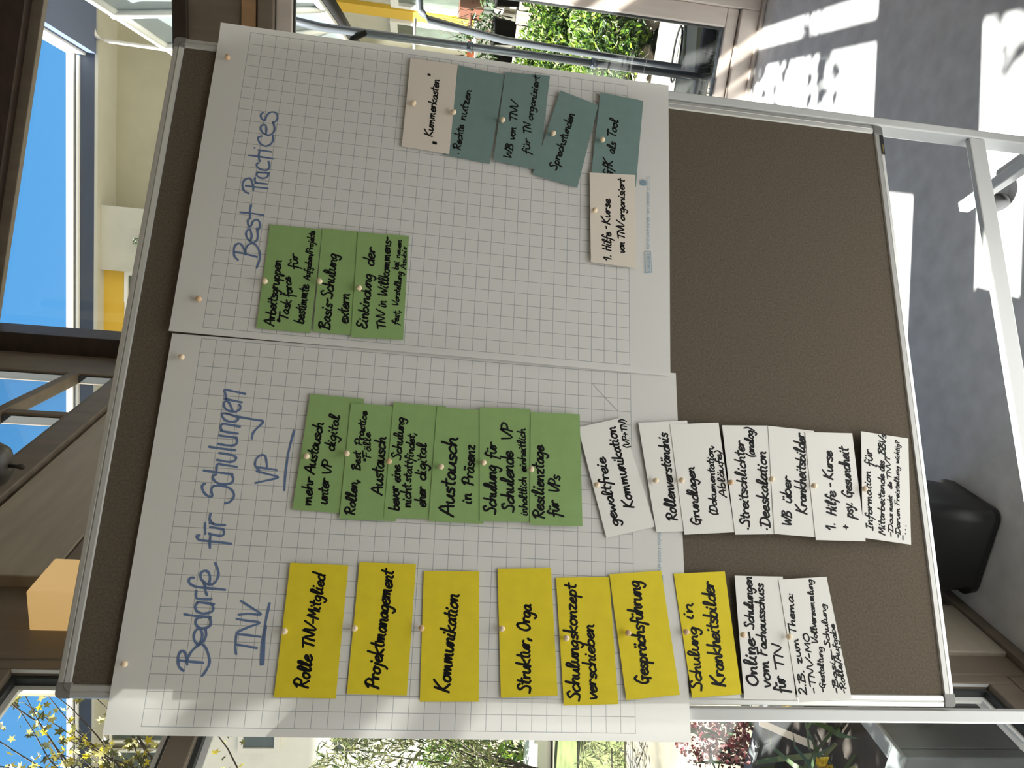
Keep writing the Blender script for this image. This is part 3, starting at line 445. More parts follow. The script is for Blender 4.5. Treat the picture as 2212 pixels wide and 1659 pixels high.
DATA = json.loads(r'''{"cards":[{"k":"Rolle TNV-Mitglied","c":"yellow","q":[[5.7,1719.1],[210.6,1715.6],[209.6,1622.4],[4.9,1624.4]],"p":[104.0,1712.6],"w":[["Rolle",20.2,1668.1,67.0,1666.4,10.4],["TNV-Mitglied",78.1,1665.9,192.0,1658.2,9.2]],"l":0,"b":"s","d":"large yellow card reading Rolle TNV-Mitglied, topmost in the yellow column"},{"k":"Projektmanagement","c":"yellow","q":[[11.6,1608.0],[215.4,1604.5],[215.1,1511.4],[10.4,1513.4]],"p":[110.9,1603.8],"w":[["Projektmanagement",21.0,1559.2,202.0,1547.5,10.8]],"l":0,"b":"s","d":"large yellow card reading Projektmanagement on the left flipchart sheet"},{"k":"Kommunikation","c":"yellow","q":[[1.3,1492.4],[204.6,1497.8],[207.2,1404.5],[2.4,1397.3]],"p":[113.4,1496.6],"w":[["Kommunikation",16.2,1446.1,167.0,1437.7,11.6]],"l":0,"b":"s","d":"large yellow card reading Kommunikation on the left flipchart sheet"},{"k":"Struktur, Orga","c":"yellow","q":[[8.7,1361.5],[212.4,1373.4],[216.8,1280.9],[13.0,1267.0]],"p":[115.7,1364.3],"w":[["Struktur,",17.7,1312.7,102.1,1316.4,11.1],["Orga",112.6,1315.1,153.9,1315.0,10.5]],"l":0,"b":"s","d":"large yellow card reading Struktur, Orga on the left flipchart sheet"},{"k":"Schulungskonzept verschieben","c":"yellow","q":[[-2.3,1256.5],[200.9,1271.9],[205.4,1177.8],[0.8,1164.0]],"p":[103.2,1255.0],"w":[["Schulungskonzept",6.2,1229.6,190.3,1237.4,10.6],["verschieben",7.6,1200.3,124.5,1206.1,10.1]],"l":0,"b":"s","d":"large yellow card with two lines beginning Schulungskonzept"},{"k":"Gesprächsführung","c":"yellow","q":[[7.2,1150.5],[209.6,1177.7],[219.2,1083.9],[16.4,1057.2]],"p":[113.7,1148.3],"w":[["Gesprächsführung",33.3,1110.5,199.5,1123.8,11.5]],"l":1,"b":"s","d":"large yellow card reading Gesprächsführung at the lower end of the sheet"},{"k":"Schulung in Krankheitsbilder","c":"yellow","q":[[11.6,1035.2],[214.5,1060.7],[221.7,965.6],[18.3,946.5]],"p":[117.7,1044.9],"w":[["Schulung",24.5,1016.6,125.1,1022.6,10.0],["in",139.6,1028.4,164.1,1028.2,10.2],["Krankheitsbilder",31.3,975.3,202.0,988.6,11.3]],"l":0,"b":"m","d":"large yellow card reading Schulung in Krankheitsbilder, lowest of the yellow ones"},{"k":"Online-Schulungen","c":"white","q":[[10.9,942.2],[214.9,947.6],[216.1,856.1],[11.1,848.0]],"p":[115.1,941.0],"w":[["Online-",32.7,915.5,119.0,917.7,10.8],["Schulungen",125.6,917.0,212.9,916.1,8.3],["vom",29.9,892.9,72.2,894.1,9.7],["Fachausschuss",81.8,895.8,201.7,894.7,8.2],["für",22.7,864.4,47.6,867.8,10.3],["TN",59.5,865.8,99.3,868.1,8.2]],"l":0,"b":"b","d":"white card reading Online-Schulungen vom Fachausschuss, below the yellow column"},{"k":"z.B. zum Thema","c":"white","q":[[6.5,844.1],[210.7,865.3],[218.6,772.0],[13.4,744.5]],"p":[113.7,856.9],"w":[["2.B.",19.6,828.3,60.0,830.8,6.6],["zum",69.7,832.1,110.9,836.3,6.6],["Thema:",118.2,839.0,188.1,839.9,6.7],["-TNV-MO",22.2,809.6,120.0,815.3,5.5],["-Gestaltung",23.5,793.0,97.8,792.0,5.0],["Vollversammlung",103.6,799.3,212.3,800.5,5.4],["-Basis-",22.6,767.8,93.8,770.9,5.0],["Schulung",98.6,776.0,170.9,778.9,5.1],["-Rolle/Aufgabe",22.8,753.2,136.0,764.8,5.0]],"l":1,"b":"b","d":"white card with a five-line list headed zum Thema, at the lower left of the board"},{"k":"mehr Austausch unter VP digital","c":"green","q":[[296.9,1721.8],[497.6,1712.3],[494.9,1619.3],[293.4,1629.9]],"p":[386.1,1706.6],"w":[["mehr",304.9,1692.1,350.8,1692.6,8.2],["Austausch",358.8,1692.2,445.9,1685.3,8.7],["unter",308.7,1665.8,350.3,1666.6,8.6],["VP",359.4,1663.6,381.9,1665.6,7.3],["digital",399.3,1662.8,460.7,1658.9,8.1]],"l":0,"b":"s","d":"green card reading mehr Austausch unter VP digital, topmost in the middle column"},{"k":"Rollen, Best Practice","c":"green","q":[[284.0,1643.8],[485.8,1641.7],[485.0,1543.5],[284.4,1550.2]],"p":[394.4,1640.5],"w":[["Rollen,",292.8,1619.1,351.9,1618.2,8.4],["Best",369.2,1616.1,399.2,1617.7,6.7],["Practice",412.1,1616.1,471.2,1612.4,6.4],["\"Fälle\"",383.7,1599.6,441.6,1605.0,5.7],["Austausch",328.9,1576.8,427.4,1577.2,9.6]],"l":1,"b":"s","d":"green card reading Rollen, Best Practice Austausch in the middle column"},{"k":"bevor eine Schulung","c":"green","q":[[289.7,1570.4],[491.9,1568.2],[490.5,1475.5],[290.4,1476.6]],"p":[384.4,1568.4],"w":[["bevor",303.7,1545.9,342.9,1548.5,8.8],["eine",351.1,1547.3,379.2,1548.8,8.2],["Schulung",390.2,1548.7,464.1,1547.6,7.6],["nicht",309.0,1525.8,347.5,1528.3,8.2],["stattfindet,",352.0,1528.9,438.9,1526.8,6.9],["eher",311.1,1501.0,344.3,1502.9,8.9],["digital",356.9,1504.0,420.5,1505.9,8.3]],"l":2,"b":"s","d":"green card in three lines beginning bevor eine Schulung"},{"k":"Austausch in Präsenz","c":"green","q":[[287.3,1494.8],[488.3,1491.3],[487.5,1395.9],[286.6,1400.7]],"p":[380.2,1478.9],"w":[["Austausch",298.0,1453.3,433.1,1452.4,12.0],["in",320.1,1422.4,336.4,1423.5,9.5],["Präsenz",352.9,1420.7,421.7,1421.1,9.6]],"l":3,"b":"s","d":"green card reading Austausch in Präsenz in the middle column"},{"k":"Schulung für Schulende VP","c":"green","q":[[290.8,1407.7],[492.6,1415.7],[495.8,1323.3],[293.4,1316.6]],"p":[391.2,1405.7],"w":[["Schulung",304.6,1379.1,387.9,1382.6,10.3],["für",401.0,1382.7,428.3,1384.0,9.7],["Schulende",309.6,1348.0,414.0,1353.0,10.4],["VP",435.7,1354.5,464.5,1355.9,9.1],["inhaltlich",304.3,1324.6,370.3,1328.2,6.7],["einheitlich",380.5,1328.5,457.3,1332.0,6.8]],"l":4,"b":"s","d":"green card in three lines reading Schulung für Schulende VP"},{"k":"Resilienztage für VPs","c":"green","q":[[287.9,1320.2],[489.8,1322.7],[491.4,1231.8],[289.5,1226.4]],"p":[383.8,1320.8],"w":[["Resilienztage",301.1,1295.3,427.6,1298.6,10.2],["für",305.0,1268.3,331.4,1270.8,10.2],["VPs",346.3,1268.7,375.3,1268.0,9.5]],"l":5,"b":"s","d":"green card reading Resilienztage für VPs, lowest of the middle green column"},{"k":"gewaltfreie Kommunikation","c":"white","q":[[271.3,1182.4],[467.3,1234.3],[490.7,1151.6],[295.1,1092.7]],"p":[363.0,1201.3],"w":[["gewaltfreie",295.1,1159.8,414.0,1184.1,9.3],["Kommunikation",327.4,1131.2,472.6,1164.8,9.4],["(VP+TN)",435.1,1137.0,487.7,1145.3,5.6]],"l":1,"b":"s","d":"white card tilted to the right reading gewaltfreie Kommunikation"},{"k":"Rollenverständnis","c":"white","q":[[285.1,1091.0],[482.9,1120.3],[493.2,1025.8],[292.1,1000.2]],"p":[376.1,1092.6],"w":[["Rollenverständnis",308.5,1051.6,465.8,1065.4,9.6]],"l":2,"b":"s","d":"white card reading Rollenverständnis, half on the sheet and half on the board"},{"k":"Grundlagen","c":"white","q":[[282.8,1039.2],[483.6,1059.7],[493.0,964.5],[291.1,944.2]],"p":[379.0,1043.9],"w":[["Grundlagen",301.4,1008.1,405.0,1015.8,9.1],["(Dokumentation,",319.7,975.5,448.4,978.1,6.8],["Abläufe)",354.8,956.2,439.8,962.6,6.6]],"l":3,"b":"s","d":"white card reading Grundlagen with Dokumentation, Abläufe in brackets"},{"k":"Streitschlichter Deeskalation","c":"white","q":[[286.6,944.0],[488.1,958.0],[493.2,865.0],[291.2,858.1]],"p":[379.7,950.6],"w":[["·Streitschlichter",296.4,914.2,459.2,917.1,9.4],["(analog)",430.5,897.0,485.8,897.3,8.1],["·Deeskalation",296.8,876.3,441.3,874.2,9.9]],"l":4,"b":"b","d":"white card with two dotted lines, Streitschlichter and Deeskalation"},{"k":"WB über Krankheitsbilder","c":"white","q":[[291.0,868.7],[492.7,866.3],[488.6,772.9],[287.5,769.7]],"p":[389.8,870.5],"w":[["WB",306.5,834.1,331.8,832.8,8.9],["über",349.2,830.6,396.2,828.5,9.5],["Krankheitsbilder",329.7,802.7,480.0,793.5,9.7]],"l":5,"b":"b","d":"white card reading WB über Krankheitsbilder"},{"k":"1. Hilfe-Kurse psy. Gesundheit","c":"white","q":[[283.1,789.2],[485.0,792.8],[488.5,695.2],[284.7,690.3]],"p":[381.6,787.8],"w":[["1.",302.1,748.8,316.4,748.9,9.1],["Hilfe",330.0,744.8,372.2,741.3,9.7],["-",381.6,742.9,387.6,742.3,9.2],["Kurse",397.0,744.4,449.0,740.3,9.8],["+",305.1,721.6,312.4,721.6,7.6],["psy.",326.8,711.0,354.9,710.0,9.7],["Gesundheit",364.4,707.7,458.2,706.8,9.9]],"l":6,"b":"b","d":"white card reading 1. Hilfe-Kurse + psy. Gesundheit"},{"k":"Information für Mitarbeitende","c":"white","q":[[291.2,694.6],[493.9,675.4],[485.7,576.8],[282.1,597.9]],"p":[380.9,685.7],"w":[["Information",306.4,672.1,415.5,665.2,7.0],["für",426.8,658.1,457.4,657.7,7.9],["Mitarbeitende",298.1,649.6,411.0,637.0,6.5],["des",418.3,635.6,436.7,633.4,7.4],["BBVs",450.3,630.4,489.1,623.9,6.9],["-Das",295.3,633.1,337.5,628.6,4.7],["macht",342.2,628.1,370.7,625.8,4.4],["die",385.2,624.0,397.2,623.0,4.5],["TNV?",403.3,622.3,447.2,621.1,4.5],["-Darum",293.6,618.7,348.8,613.0,4.7],["Freistellung",354.7,612.7,428.6,603.9,4.5],["wichtig?",434.7,603.4,478.3,596.5,4.5],["-...",289.3,609.0,319.8,603.2,5.7]],"l":5,"b":"b","d":"white card with five lines headed Information für Mitarbeitende, lowest card on the board"},{"k":"Arbeitsgruppen","c":"green","q":[[609.4,1815.5],[812.5,1815.0],[812.3,1721.3],[607.7,1722.6]],"p":[696.2,1809.8],"w":[["Arbeitsgruppen",616.8,1786.4,741.8,1786.9,8.3],["\"Task",621.6,1765.2,666.1,1762.3,8.0],["force\"",674.4,1759.9,717.5,1769.9,7.7],["für",729.3,1756.3,758.1,1760.8,7.8],["bestimmte",625.1,1736.5,698.3,1734.3,8.4],["Aufgaben/Projekte",709.6,1733.9,806.6,1734.1,5.6]],"l":0,"b":"r","d":"green card reading Arbeitsgruppen Task force, topmost of three on the right sheet"},{"k":"Basis-Schulung extern","c":"green","q":[[610.7,1718.7],[814.5,1721.0],[814.3,1626.4],[609.2,1628.4]],"p":[704.6,1715.1],"w":[["Basis-Schulung",618.0,1690.1,764.2,1690.3,9.3],["extern",631.7,1659.0,687.6,1661.0,9.3]],"l":1,"b":"r","d":"green card reading Basis-Schulung extern, middle of three on the right sheet"},{"k":"Einbindung der TNV","c":"green","q":[[605.8,1651.8],[813.3,1656.3],[815.3,1562.0],[608.2,1559.1]],"p":[698.0,1644.2],"w":[["Einbindung",623.5,1624.8,729.6,1624.1,9.0],["der",747.8,1622.2,783.0,1622.1,9.2],["TNV",626.3,1592.3,660.5,1596.3,7.1],["in",668.3,1594.2,679.2,1595.0,7.9],["Willkommens-",689.7,1593.1,808.5,1594.8,8.1],["fest,",636.2,1570.4,664.0,1568.5,5.7],["Vorstellung",673.0,1572.0,740.2,1569.8,5.4],["bei",744.8,1576.8,759.7,1576.9,5.8],["neuen",768.3,1576.5,804.1,1575.0,4.7],["Azubis",747.2,1563.5,791.0,1565.4,4.7]],"l":2,"b":"r","d":"green card in four lines reading Einbindung der TNV, lowest of three on the right sheet"},{"k":"Kummerkasten","c":"beige","q":[[1006.1,1588.4],[1211.8,1584.1],[1210.4,1488.4],[1000.4,1495.3]],"p":[1101.4,1571.5],"w":[["„",1019.6,1522.3,1026.6,1523.3,8.7],["Kummerkasten",1035.0,1530.6,1168.0,1523.5,7.8],["\"",1175.9,1530.9,1182.5,1531.9,7.7]],"l":1,"b":"r","d":"beige card reading Kummerkasten in quotation marks"},{"k":"Rechte nutzen","c":"teal","q":[[998.9,1506.8],[1210.1,1486.3],[1201.2,1391.2],[989.7,1414.9]],"p":[1092.2,1491.6],"w":[["·",1003.2,1473.8,1006.0,1473.9,7.2],["Rechte",1013.8,1473.6,1069.1,1469.2,7.5],["nutzen",1081.8,1467.3,1152.8,1457.6,7.7]],"l":0,"b":"r","d":"teal card reading Rechte nutzen, partly under the beige card"},{"k":"WB von TNV","c":"teal","q":[[997.2,1407.8],[1206.8,1389.9],[1212.1,1296.4],[986.4,1315.9]],"p":[1087.0,1393.2],"w":[["WB",1005.6,1372.3,1038.0,1368.6,7.4],["von",1049.6,1366.6,1077.0,1365.0,7.4],["TNV",1092.2,1363.9,1137.4,1360.3,7.8],["für",1020.6,1335.2,1055.4,1335.9,7.4],["TN",1067.1,1333.9,1091.8,1334.3,7.5],["organisiert",1100.2,1330.9,1205.6,1318.3,7.3]],"l":1,"b":"r","d":"teal card reading WB von TNV für TN organisiert"},{"k":"Sprechstunden","c":"teal","q":[[976.5,1328.6],[1180.2,1273.8],[1155.9,1193.0],[957.0,1237.3]],"p":[1070.4,1289.3],"w":[["Sprechstunden",991.4,1279.6,1125.7,1243.4,8.2]],"l":0,"b":"r","d":"teal card tilted to the left reading Sprechstunden"},{"k":"GfK als Tool","c":"teal","q":[[987.0,1209.5],[1187.1,1188.4],[1179.4,1095.8],[973.1,1115.9]],"p":[1068.1,1187.2],"w":[["GfK",990.7,1168.7,1026.9,1163.3,8.9],["als",1043.6,1160.2,1069.6,1156.0,8.7],["Tool",1081.8,1157.8,1123.8,1150.2,8.7]],"l":1,"b":"r","d":"teal card reading GfK als Tool, lowest of the teal cards"},{"k":"1. Hilfe-Kurse von TNV","c":"beige","q":[[797.1,1210.3],[993.8,1212.3],[999.8,1117.2],[792.4,1118.8]],"p":[905.2,1204.4],"w":[["1.",802.6,1170.0,816.5,1170.1,7.4],["Hilfe",824.8,1169.8,863.6,1169.7,8.0],["-",872.0,1172.4,877.1,1172.7,7.5],["Kurse",882.6,1171.6,937.2,1170.4,7.8],["von",823.2,1142.0,845.1,1142.8,7.2],["TNV",852.7,1142.2,888.9,1142.1,7.2],["organisiert",893.7,1140.9,986.0,1140.3,7.3]],"l":2,"b":"r","d":"beige card reading 1. Hilfe-Kurse von TNV organisiert, overlapping a teal card"}],"head":{"L1":[[57.1,1868.8,55.8,1855.3,54.2,1831.9],[42.1,1859.2,47.1,1865.7,55.0,1869.1,64.1,1869.8,69.9,1867.4,70.9,1863.8,67.8,1860.2,60.9,1857.6,51.2,1855.0],[57.5,1855.6,64.4,1854.2,72.0,1850.0,80.2,1841.8,80.9,1836.1,74.1,1829.3,61.5,1823.5,52.3,1822.3,42.0,1826.1,35.1,1830.8],[80.8,1843.7,85.5,1839.6,94.9,1838.5,102.4,1841.3,104.1,1845.1,101.6,1849.4,93.4,1851.2,84.8,1847.7,82.0,1842.1,85.6,1836.1,95.0,1832.7,104.3,1835.1],[121.2,1843.9,120.4,1849.1,115.1,1851.3,108.7,1848.7,105.3,1841.7,106.1,1833.6,109.1,1828.7,116.2,1828.4,122.1,1831.6],[125.6,1869.2,123.6,1854.8,122.1,1829.8],[144.7,1851.8,138.1,1855.0,131.0,1851.7,127.7,1843.6,128.5,1834.2,131.6,1828.1,137.6,1827.7,141.7,1831.2],[144.7,1852.4,143.5,1839.8,142.2,1827.1],[149.7,1832.2,149.8,1852.5,154.8,1856.2,161.4,1856.5],[181.7,1863.4,181.5,1868.2,176.6,1870.5,171.3,1866.2,168.0,1857.4,166.6,1842.9,164.7,1813.2],[155.8,1839.6,162.4,1842.9,170.8,1844.6,175.5,1847.7],[172.2,1838.8,183.1,1838.5,191.5,1842.6,193.1,1848.8,188.7,1853.6,180.2,1851.9,173.8,1843.8,172.2,1836.4,176.1,1829.7,185.9,1826.2,195.6,1828.1,205.9,1833.4],[248.5,1863.7,248.3,1867.1,245.2,1867.1,241.8,1863.2,240.4,1852.6,239.3,1835.9,237.5,1813.0],[229.6,1845.1,238.5,1846.4,249.2,1846.8],[252.2,1849.8,250.3,1840.9,249.3,1832.0,250.9,1827.0,255.4,1826.5,258.9,1828.0],[262.7,1849.0,261.6,1838.8,259.8,1827.7],[251.5,1855.1,260.4,1856.8,268.5,1857.7],[266.7,1826.3,267.0,1839.5,269.2,1850.3],[268.6,1845.0,272.4,1849.9,277.8,1851.7,284.2,1851.3],[332.6,1866.7,331.5,1869.7,326.4,1870.3,319.2,1866.7,313.5,1860.2,312.4,1854.3,314.3,1852.4,319.8,1854.6,326.2,1854.8,330.1,1851.3,331.0,1842.6,329.7,1831.7,325.0,1823.1,317.8,1818.5,312.3,1818.8,305.1,1823.3,302.5,1830.9],[349.0,1850.8,347.3,1855.2,343.6,1855.7,337.2,1850.2,333.5,1840.5,334.0,1831.3,336.7,1824.7,342.9,1822.5,349.8,1826.3],[354.9,1871.6,353.0,1851.1,351.1,1825.3],[353.6,1851.2,362.1,1851.7,367.1,1850.1,366.1,1841.2,363.9,1819.9],[373.8,1852.4,371.6,1836.1,372.7,1826.8,377.3,1822.7,381.5,1825.0,384.0,1834.1,385.8,1850.7],[395.4,1868.6,393.6,1850.6,391.7,1825.7],[401.2,1854.5,399.5,1842.0,399.8,1830.2,403.3,1824.8,409.5,1824.9,413.1,1827.2],[415.5,1854.6,414.5,1841.5,413.2,1825.4],[420.6,1825.1,421.8,1840.1,423.5,1852.7],[424.2,1851.6,430.4,1854.2,435.8,1851.9,435.2,1841.8,432.9,1823.1],[454.5,1849.0,453.8,1854.2,450.0,1854.6,442.7,1848.7,440.4,1838.9,442.0,1830.7,446.7,1827.2,450.7,1833.0,454.2,1847.7],[454.5,1849.0,450.0,1828.2,446.3,1799.0,443.8,1786.1,428.9,1797.0,422.3,1800.4,413.5,1801.1],[459.3,1838.3,468.0,1842.3,476.6,1849.4,472.4,1854.2,464.8,1852.1,459.5,1844.9,458.3,1834.0,462.6,1827.3,467.8,1826.5,470.9,1828.6],[475.6,1825.3,477.8,1841.2,479.9,1854.0],[479.0,1850.9,487.9,1853.5,495.5,1855.4,493.5,1838.3,490.8,1821.2]],"L2":[[68.0,1783.7,76.1,1785.9,96.0,1787.2],[81.9,1784.9,79.9,1769.8,77.3,1753.4],[94.4,1750.0,96.4,1768.2,98.9,1787.6,108.7,1769.7,115.7,1753.0,118.2,1773.2,120.5,1789.7],[127.0,1787.5,128.6,1770.8,128.6,1752.7,138.0,1768.3,148.3,1786.5]],"L3":[[53.0,1744.0,76.8,1746.1,96.9,1745.5,121.8,1744.1,145.7,1741.6],[53.7,1740.7,76.9,1742.6,96.9,1743.7,111.1,1743.5]],"L4":[[338.4,1786.3,342.4,1772.7,349.7,1750.5,354.3,1768.2,358.3,1786.9],[361.9,1754.2,363.5,1770.4,365.1,1785.9],[360.3,1783.0,366.7,1789.7,375.3,1790.7,383.0,1786.8,386.5,1780.1,383.1,1775.0,366.5,1770.7]],"L5":[[328.9,1738.4,358.3,1739.5,395.8,1738.1,431.6,1732.9]],"R1":[[751.9,1870.9,750.5,1853.9,746.4,1831.0],[737.4,1863.0,743.7,1869.4,755.0,1872.1,765.7,1870.6,769.7,1864.4,765.8,1858.8,756.9,1854.2,748.8,1851.1],[751.4,1851.1,761.8,1851.7,770.0,1847.0,772.0,1839.0,765.6,1832.0,753.9,1826.5,741.1,1825.6,725.1,1828.8],[776.0,1845.6,787.3,1844.9,798.8,1848.4,799.6,1851.6,793.3,1855.2,784.0,1853.3,776.5,1846.7,774.2,1840.3,779.5,1834.7,789.6,1834.3,803.0,1837.4],[821.1,1852.3,817.2,1854.9,811.3,1854.5,804.8,1850.6,807.8,1847.9,815.8,1846.2,820.6,1840.5,817.0,1834.9,808.9,1832.4,798.5,1835.0],[822.7,1851.2,834.2,1853.6,849.4,1853.1],[832.3,1870.6,832.4,1853.4,830.9,1829.0],[887.8,1867.6,887.1,1849.6,886.6,1827.8],[872.9,1860.5,876.3,1868.3,886.2,1873.2,896.1,1872.8,902.9,1867.3,903.9,1861.6,896.7,1857.1,887.2,1853.8,880.5,1853.2],[896.0,1830.5,896.0,1842.2,895.6,1850.6],[896.0,1847.5,899.8,1852.4,906.5,1853.1],[919.2,1845.9,916.7,1850.9,911.8,1850.4,907.3,1843.5,908.1,1835.1,913.6,1830.4,919.1,1831.5],[918.9,1850.1,919.0,1839.5,919.4,1828.9],[938.8,1849.8,936.5,1853.3,931.5,1852.7,926.0,1846.7,924.2,1838.0,927.2,1831.9,935.0,1830.1,944.1,1833.0],[952.9,1870.1,952.3,1850.8,950.7,1825.4],[942.7,1848.6,952.4,1851.9,964.5,1851.7],[966.4,1854.1,966.1,1843.8,965.3,1830.3],[970.1,1862.1,970.0,1861.3],[996.9,1851.7,994.5,1856.8,988.7,1857.0,980.4,1851.9,976.5,1842.9,980.1,1834.7,988.3,1830.7,1001.2,1831.1],[1001.9,1844.7,1011.0,1844.6,1021.1,1846.9,1022.8,1851.4,1017.3,1855.7,1008.5,1853.6,1001.8,1845.8,1001.6,1837.1,1008.9,1830.8,1019.4,1830.4,1030.5,1834.7],[1049.3,1855.5,1044.2,1858.8,1036.6,1856.8,1032.3,1850.3,1041.8,1848.1,1050.3,1843.7,1053.1,1837.4,1050.8,1830.6,1042.0,1827.4,1034.6,1828.8,1029.9,1834.3]]},"paper_pins":[[51.3,1943.9],[545.8,1931.1],[654.0,1917.8],[1157.2,1933.2]],"sheetL":[[-49.3,1961.6],[590.6,1955.5],[586.3,1042.3],[-57.2,1039.6]],"sheetR":[[592.7,1960.4],[1239.7,1957.5],[1230.0,1036.8],[578.9,1054.5]],"gridL":[[-37.7,1908.7],[585.2,1896.5],[578.7,1131.9],[-44.0,1125.7]],"gridR":[[604.6,1905.7],[1226.8,1901.6],[1217.1,1127.6],[593.9,1136.1]],"foot":{"box":[[786.9,1098.5],[831.7,1099.3],[833.7,1087.7],[788.8,1086.6]],"t1":[[790.0,1089.1],[829.0,1089.3]],"t2":[[839.1,1090.0],[966.0,1086.9]],"emb":[986.8,1098.6],"tag":[[971.6,1087.5],[1001.5,1086.7]]}}''')

# ------------------------------------------------------------------ flipchart sheets
def text_mesh(txt, p0, p1, cap, yv, parent, name, m, squeeze=True):
    cu = bpy.data.curves.new(name, 'FONT'); cu.body = txt; cu.size = 1.0; cu.resolution_u = 3
    ob = bpy.data.objects.new(name+'_src', cu); COL.objects.link(ob); bpy.context.view_layer.update()
    me = bpy.data.meshes.new_from_object(ob.evaluated_get(bpy.context.evaluated_depsgraph_get())); COL.objects.unlink(ob); bpy.data.objects.remove(ob)
    xs = [v.co.x for v in me.vertices]; ys = [v.co.y for v in me.vertices]
    L = math.dist(p0, p1); sx = L/(max(xs)-min(xs)); sy = cap/0.72
    e1 = ((p1[0]-p0[0])/L, (p1[1]-p0[1])/L); mb = MB(); R = []
    for v in me.vertices:
        u, w = (v.co.x-min(xs))*sx, v.co.y*sy; R.append((p0[0]+e1[0]*u-e1[1]*w, yv, p0[1]+e1[1]*u+e1[0]*w))
    mb.add(R, [tuple(p.vertices) for p in me.polygons]); bpy.data.meshes.remove(me)
    return mb
def sheet(key, q, grid, label, wave, yb):
    q = [(a/1000, b/1000) for a, b in q]; g = [(a/1000, b/1000) for a, b in grid]
    NX, NZ = 36, 48
    def bil(c, u, v): return tuple((1-v)*((1-u)*c[0][k]+u*c[1][k])+v*((1-u)*c[3][k]+u*c[2][k]) for k in (0, 1))
    ex = (g[1][0]-g[0][0]+g[2][0]-g[3][0])/2, (g[1][1]-g[0][1]+g[2][1]-g[3][1])/2
    ez = (g[3][0]-g[0][0]+g[2][0]-g[1][0])/2, (g[3][1]-g[0][1]+g[2][1]-g[1][1])/2
    det = ex[0]*ez[1]-ex[1]*ez[0]
    yf = lambda x, z: yb+wave(x, z)
    vs, uv = [], []
    for j in range(NZ+1):
        for i in range(NX+1):
            x, z = bil(q, i/NX, j/NZ); vs.append((x, yf(x, z), z)); rx, rz = x-g[0][0], z-g[0][1]
            uv.append((25*(rx*ez[1]-rz*ez[0])/det, 31*(ex[0]*rz-ex[1]*rx)/det))
    fs = [(j*(NX+1)+i, j*(NX+1)+i+1, (j+1)*(NX+1)+i+1, (j+1)*(NX+1)+i) for j in range(NZ) for i in range(NX)]
    c = ((q[0][0]+q[2][0])/2, yb, q[3][1])
    o = MB().add(vs, fs, True).build('flipchart_sheet', M_['paper'], None, loc=c); tag(o, label, 'paper sheet', 'squared flipchart sheets')
    l = o.data.uv_layers.new(name='grid')
    for lp in o.data.loops: l.data[lp.index].uv = uv[lp.vertex_index]
    return o, (lambda x, z: yf(x, z)-0.0004)
def waveL(x, z):
    y = 0.0008*math.sin(7*x+3*z)+0.0006*math.sin(11*z)
    if x < 0: y -= 0.10*x*x*8
    return y-0.0005
def waveR(x, z):
    y = 0.0011*math.sin(9*x+2*z)+0.0010*math.sin(8*z+4*x)
    k = max(0.0, 0.66-x)/0.07; y -= 0.006*k*k*(0.5+0.5*math.sin(9*z+1.0))
    if x > 1.20: y -= 3.0*(x-1.20)**2
    return y-0.0018
SL, yL = sheet('L', DATA['sheetL'], DATA['gridL'], 'left flipchart sheet headed Bedarfe für Schulungen', waveL, -0.0054)
SR, yR = sheet('R', DATA['sheetR'], DATA['gridR'], 'right flipchart sheet headed Best Practices', waveR, -0.0070)
def heading(name, parts, parent, yf):
    mb = MB()
    for part, w in parts:
        for s in DATA['head'][part]:
            pts = [(s[i]/1000, s[i+1]/1000) for i in range(0, len(s), 2)]; ribbon(mb, smooth(pts, 5), w, yf)
    mb.build(name, M_['blue'], parent)
heading('heading', [('L1', 0.0038)], SL, yL); heading('column_title', [('L2', 0.0034)], SL, yL); heading('column_title', [('L4', 0.0034)], SL, yL); heading('underline', [('L3', 0.0038)], SL, yL); heading('underline', [('L5', 0.0038)], SL, yL); heading('heading', [('R1', 0.0036)], SR, yR)
def footer(o, yf, dx, dz):
    f = DATA['foot']; c = lambda p: (p[0]/1000+dx, p[1]/1000+dz); mb = MB(); yy = yf(*c(f['emb']))-0.0012
    flat = lambda x, z: yy
    B = [c(p) for p in f['box']]
    for i in range(4): ribbon(mb, [B[i], B[(i+1) % 4]], 0.0011, flat)
    for txt, k, cap in (('LANDRÉ', 't1', 0.0058), ('FLIP-CHART-PAPIER · ART 10050589', 't2', 0.0046)):
        p0, p1 = c(f[k][0]), c(f[k][1]); t = text_mesh(txt, p0, p1, cap, yy, o, 'print', M_['print']); mb.add(t.v, t.f)
    e = c(f['emb'])
    for r, w in ((0.0066, 0.0016), (0.0042, 0.0010), (0.0024, 0.0008)):
        ribbon(mb, [(e[0]+r*math.cos(a*0.3142), e[1]+r*math.sin(a*0.3142)) for a in range(21)], w, flat)
    ribbon(mb, [(e[0], e[1]-0.0022), (e[0], e[1]+0.0012)], 0.0012, flat)
    a, b = c(f['tag'][0]), c(f['tag'][1])
    for p, q in (((a[0], a[1]-0.0018), (b[0], b[1]-0.0018)), ((b[0], b[1]-0.0018), (b[0], b[1]+0.0018)), ((b[0], b[1]+0.0018), (a[0], a[1]+0.0018)), ((a[0], a[1]+0.0018), (a[0], a[1]-0.0018))): ribbon(mb, [p, q], 0.0005, flat)
    d0 = (0.5532+dx+0.6399, BZ+0.6649+dz-0.0042) if dx == 0 else (0.5532, BZ+0.6649)
    dg = MB(); ribbon(dg, [d0, (d0[0]-0.0492, d0[1]-0.0477)], 0.0010, lambda x, z: yf(x, z)); dg.build('diagonal_mark', M_['grid'], o)
    mb.build('printed_footer', M_['print'], o, label='pale blue maker print and recycling emblem')
footer(SR, yR, 0.0, 0.0); footer(SL, yL, -0.6223, -0.0066)

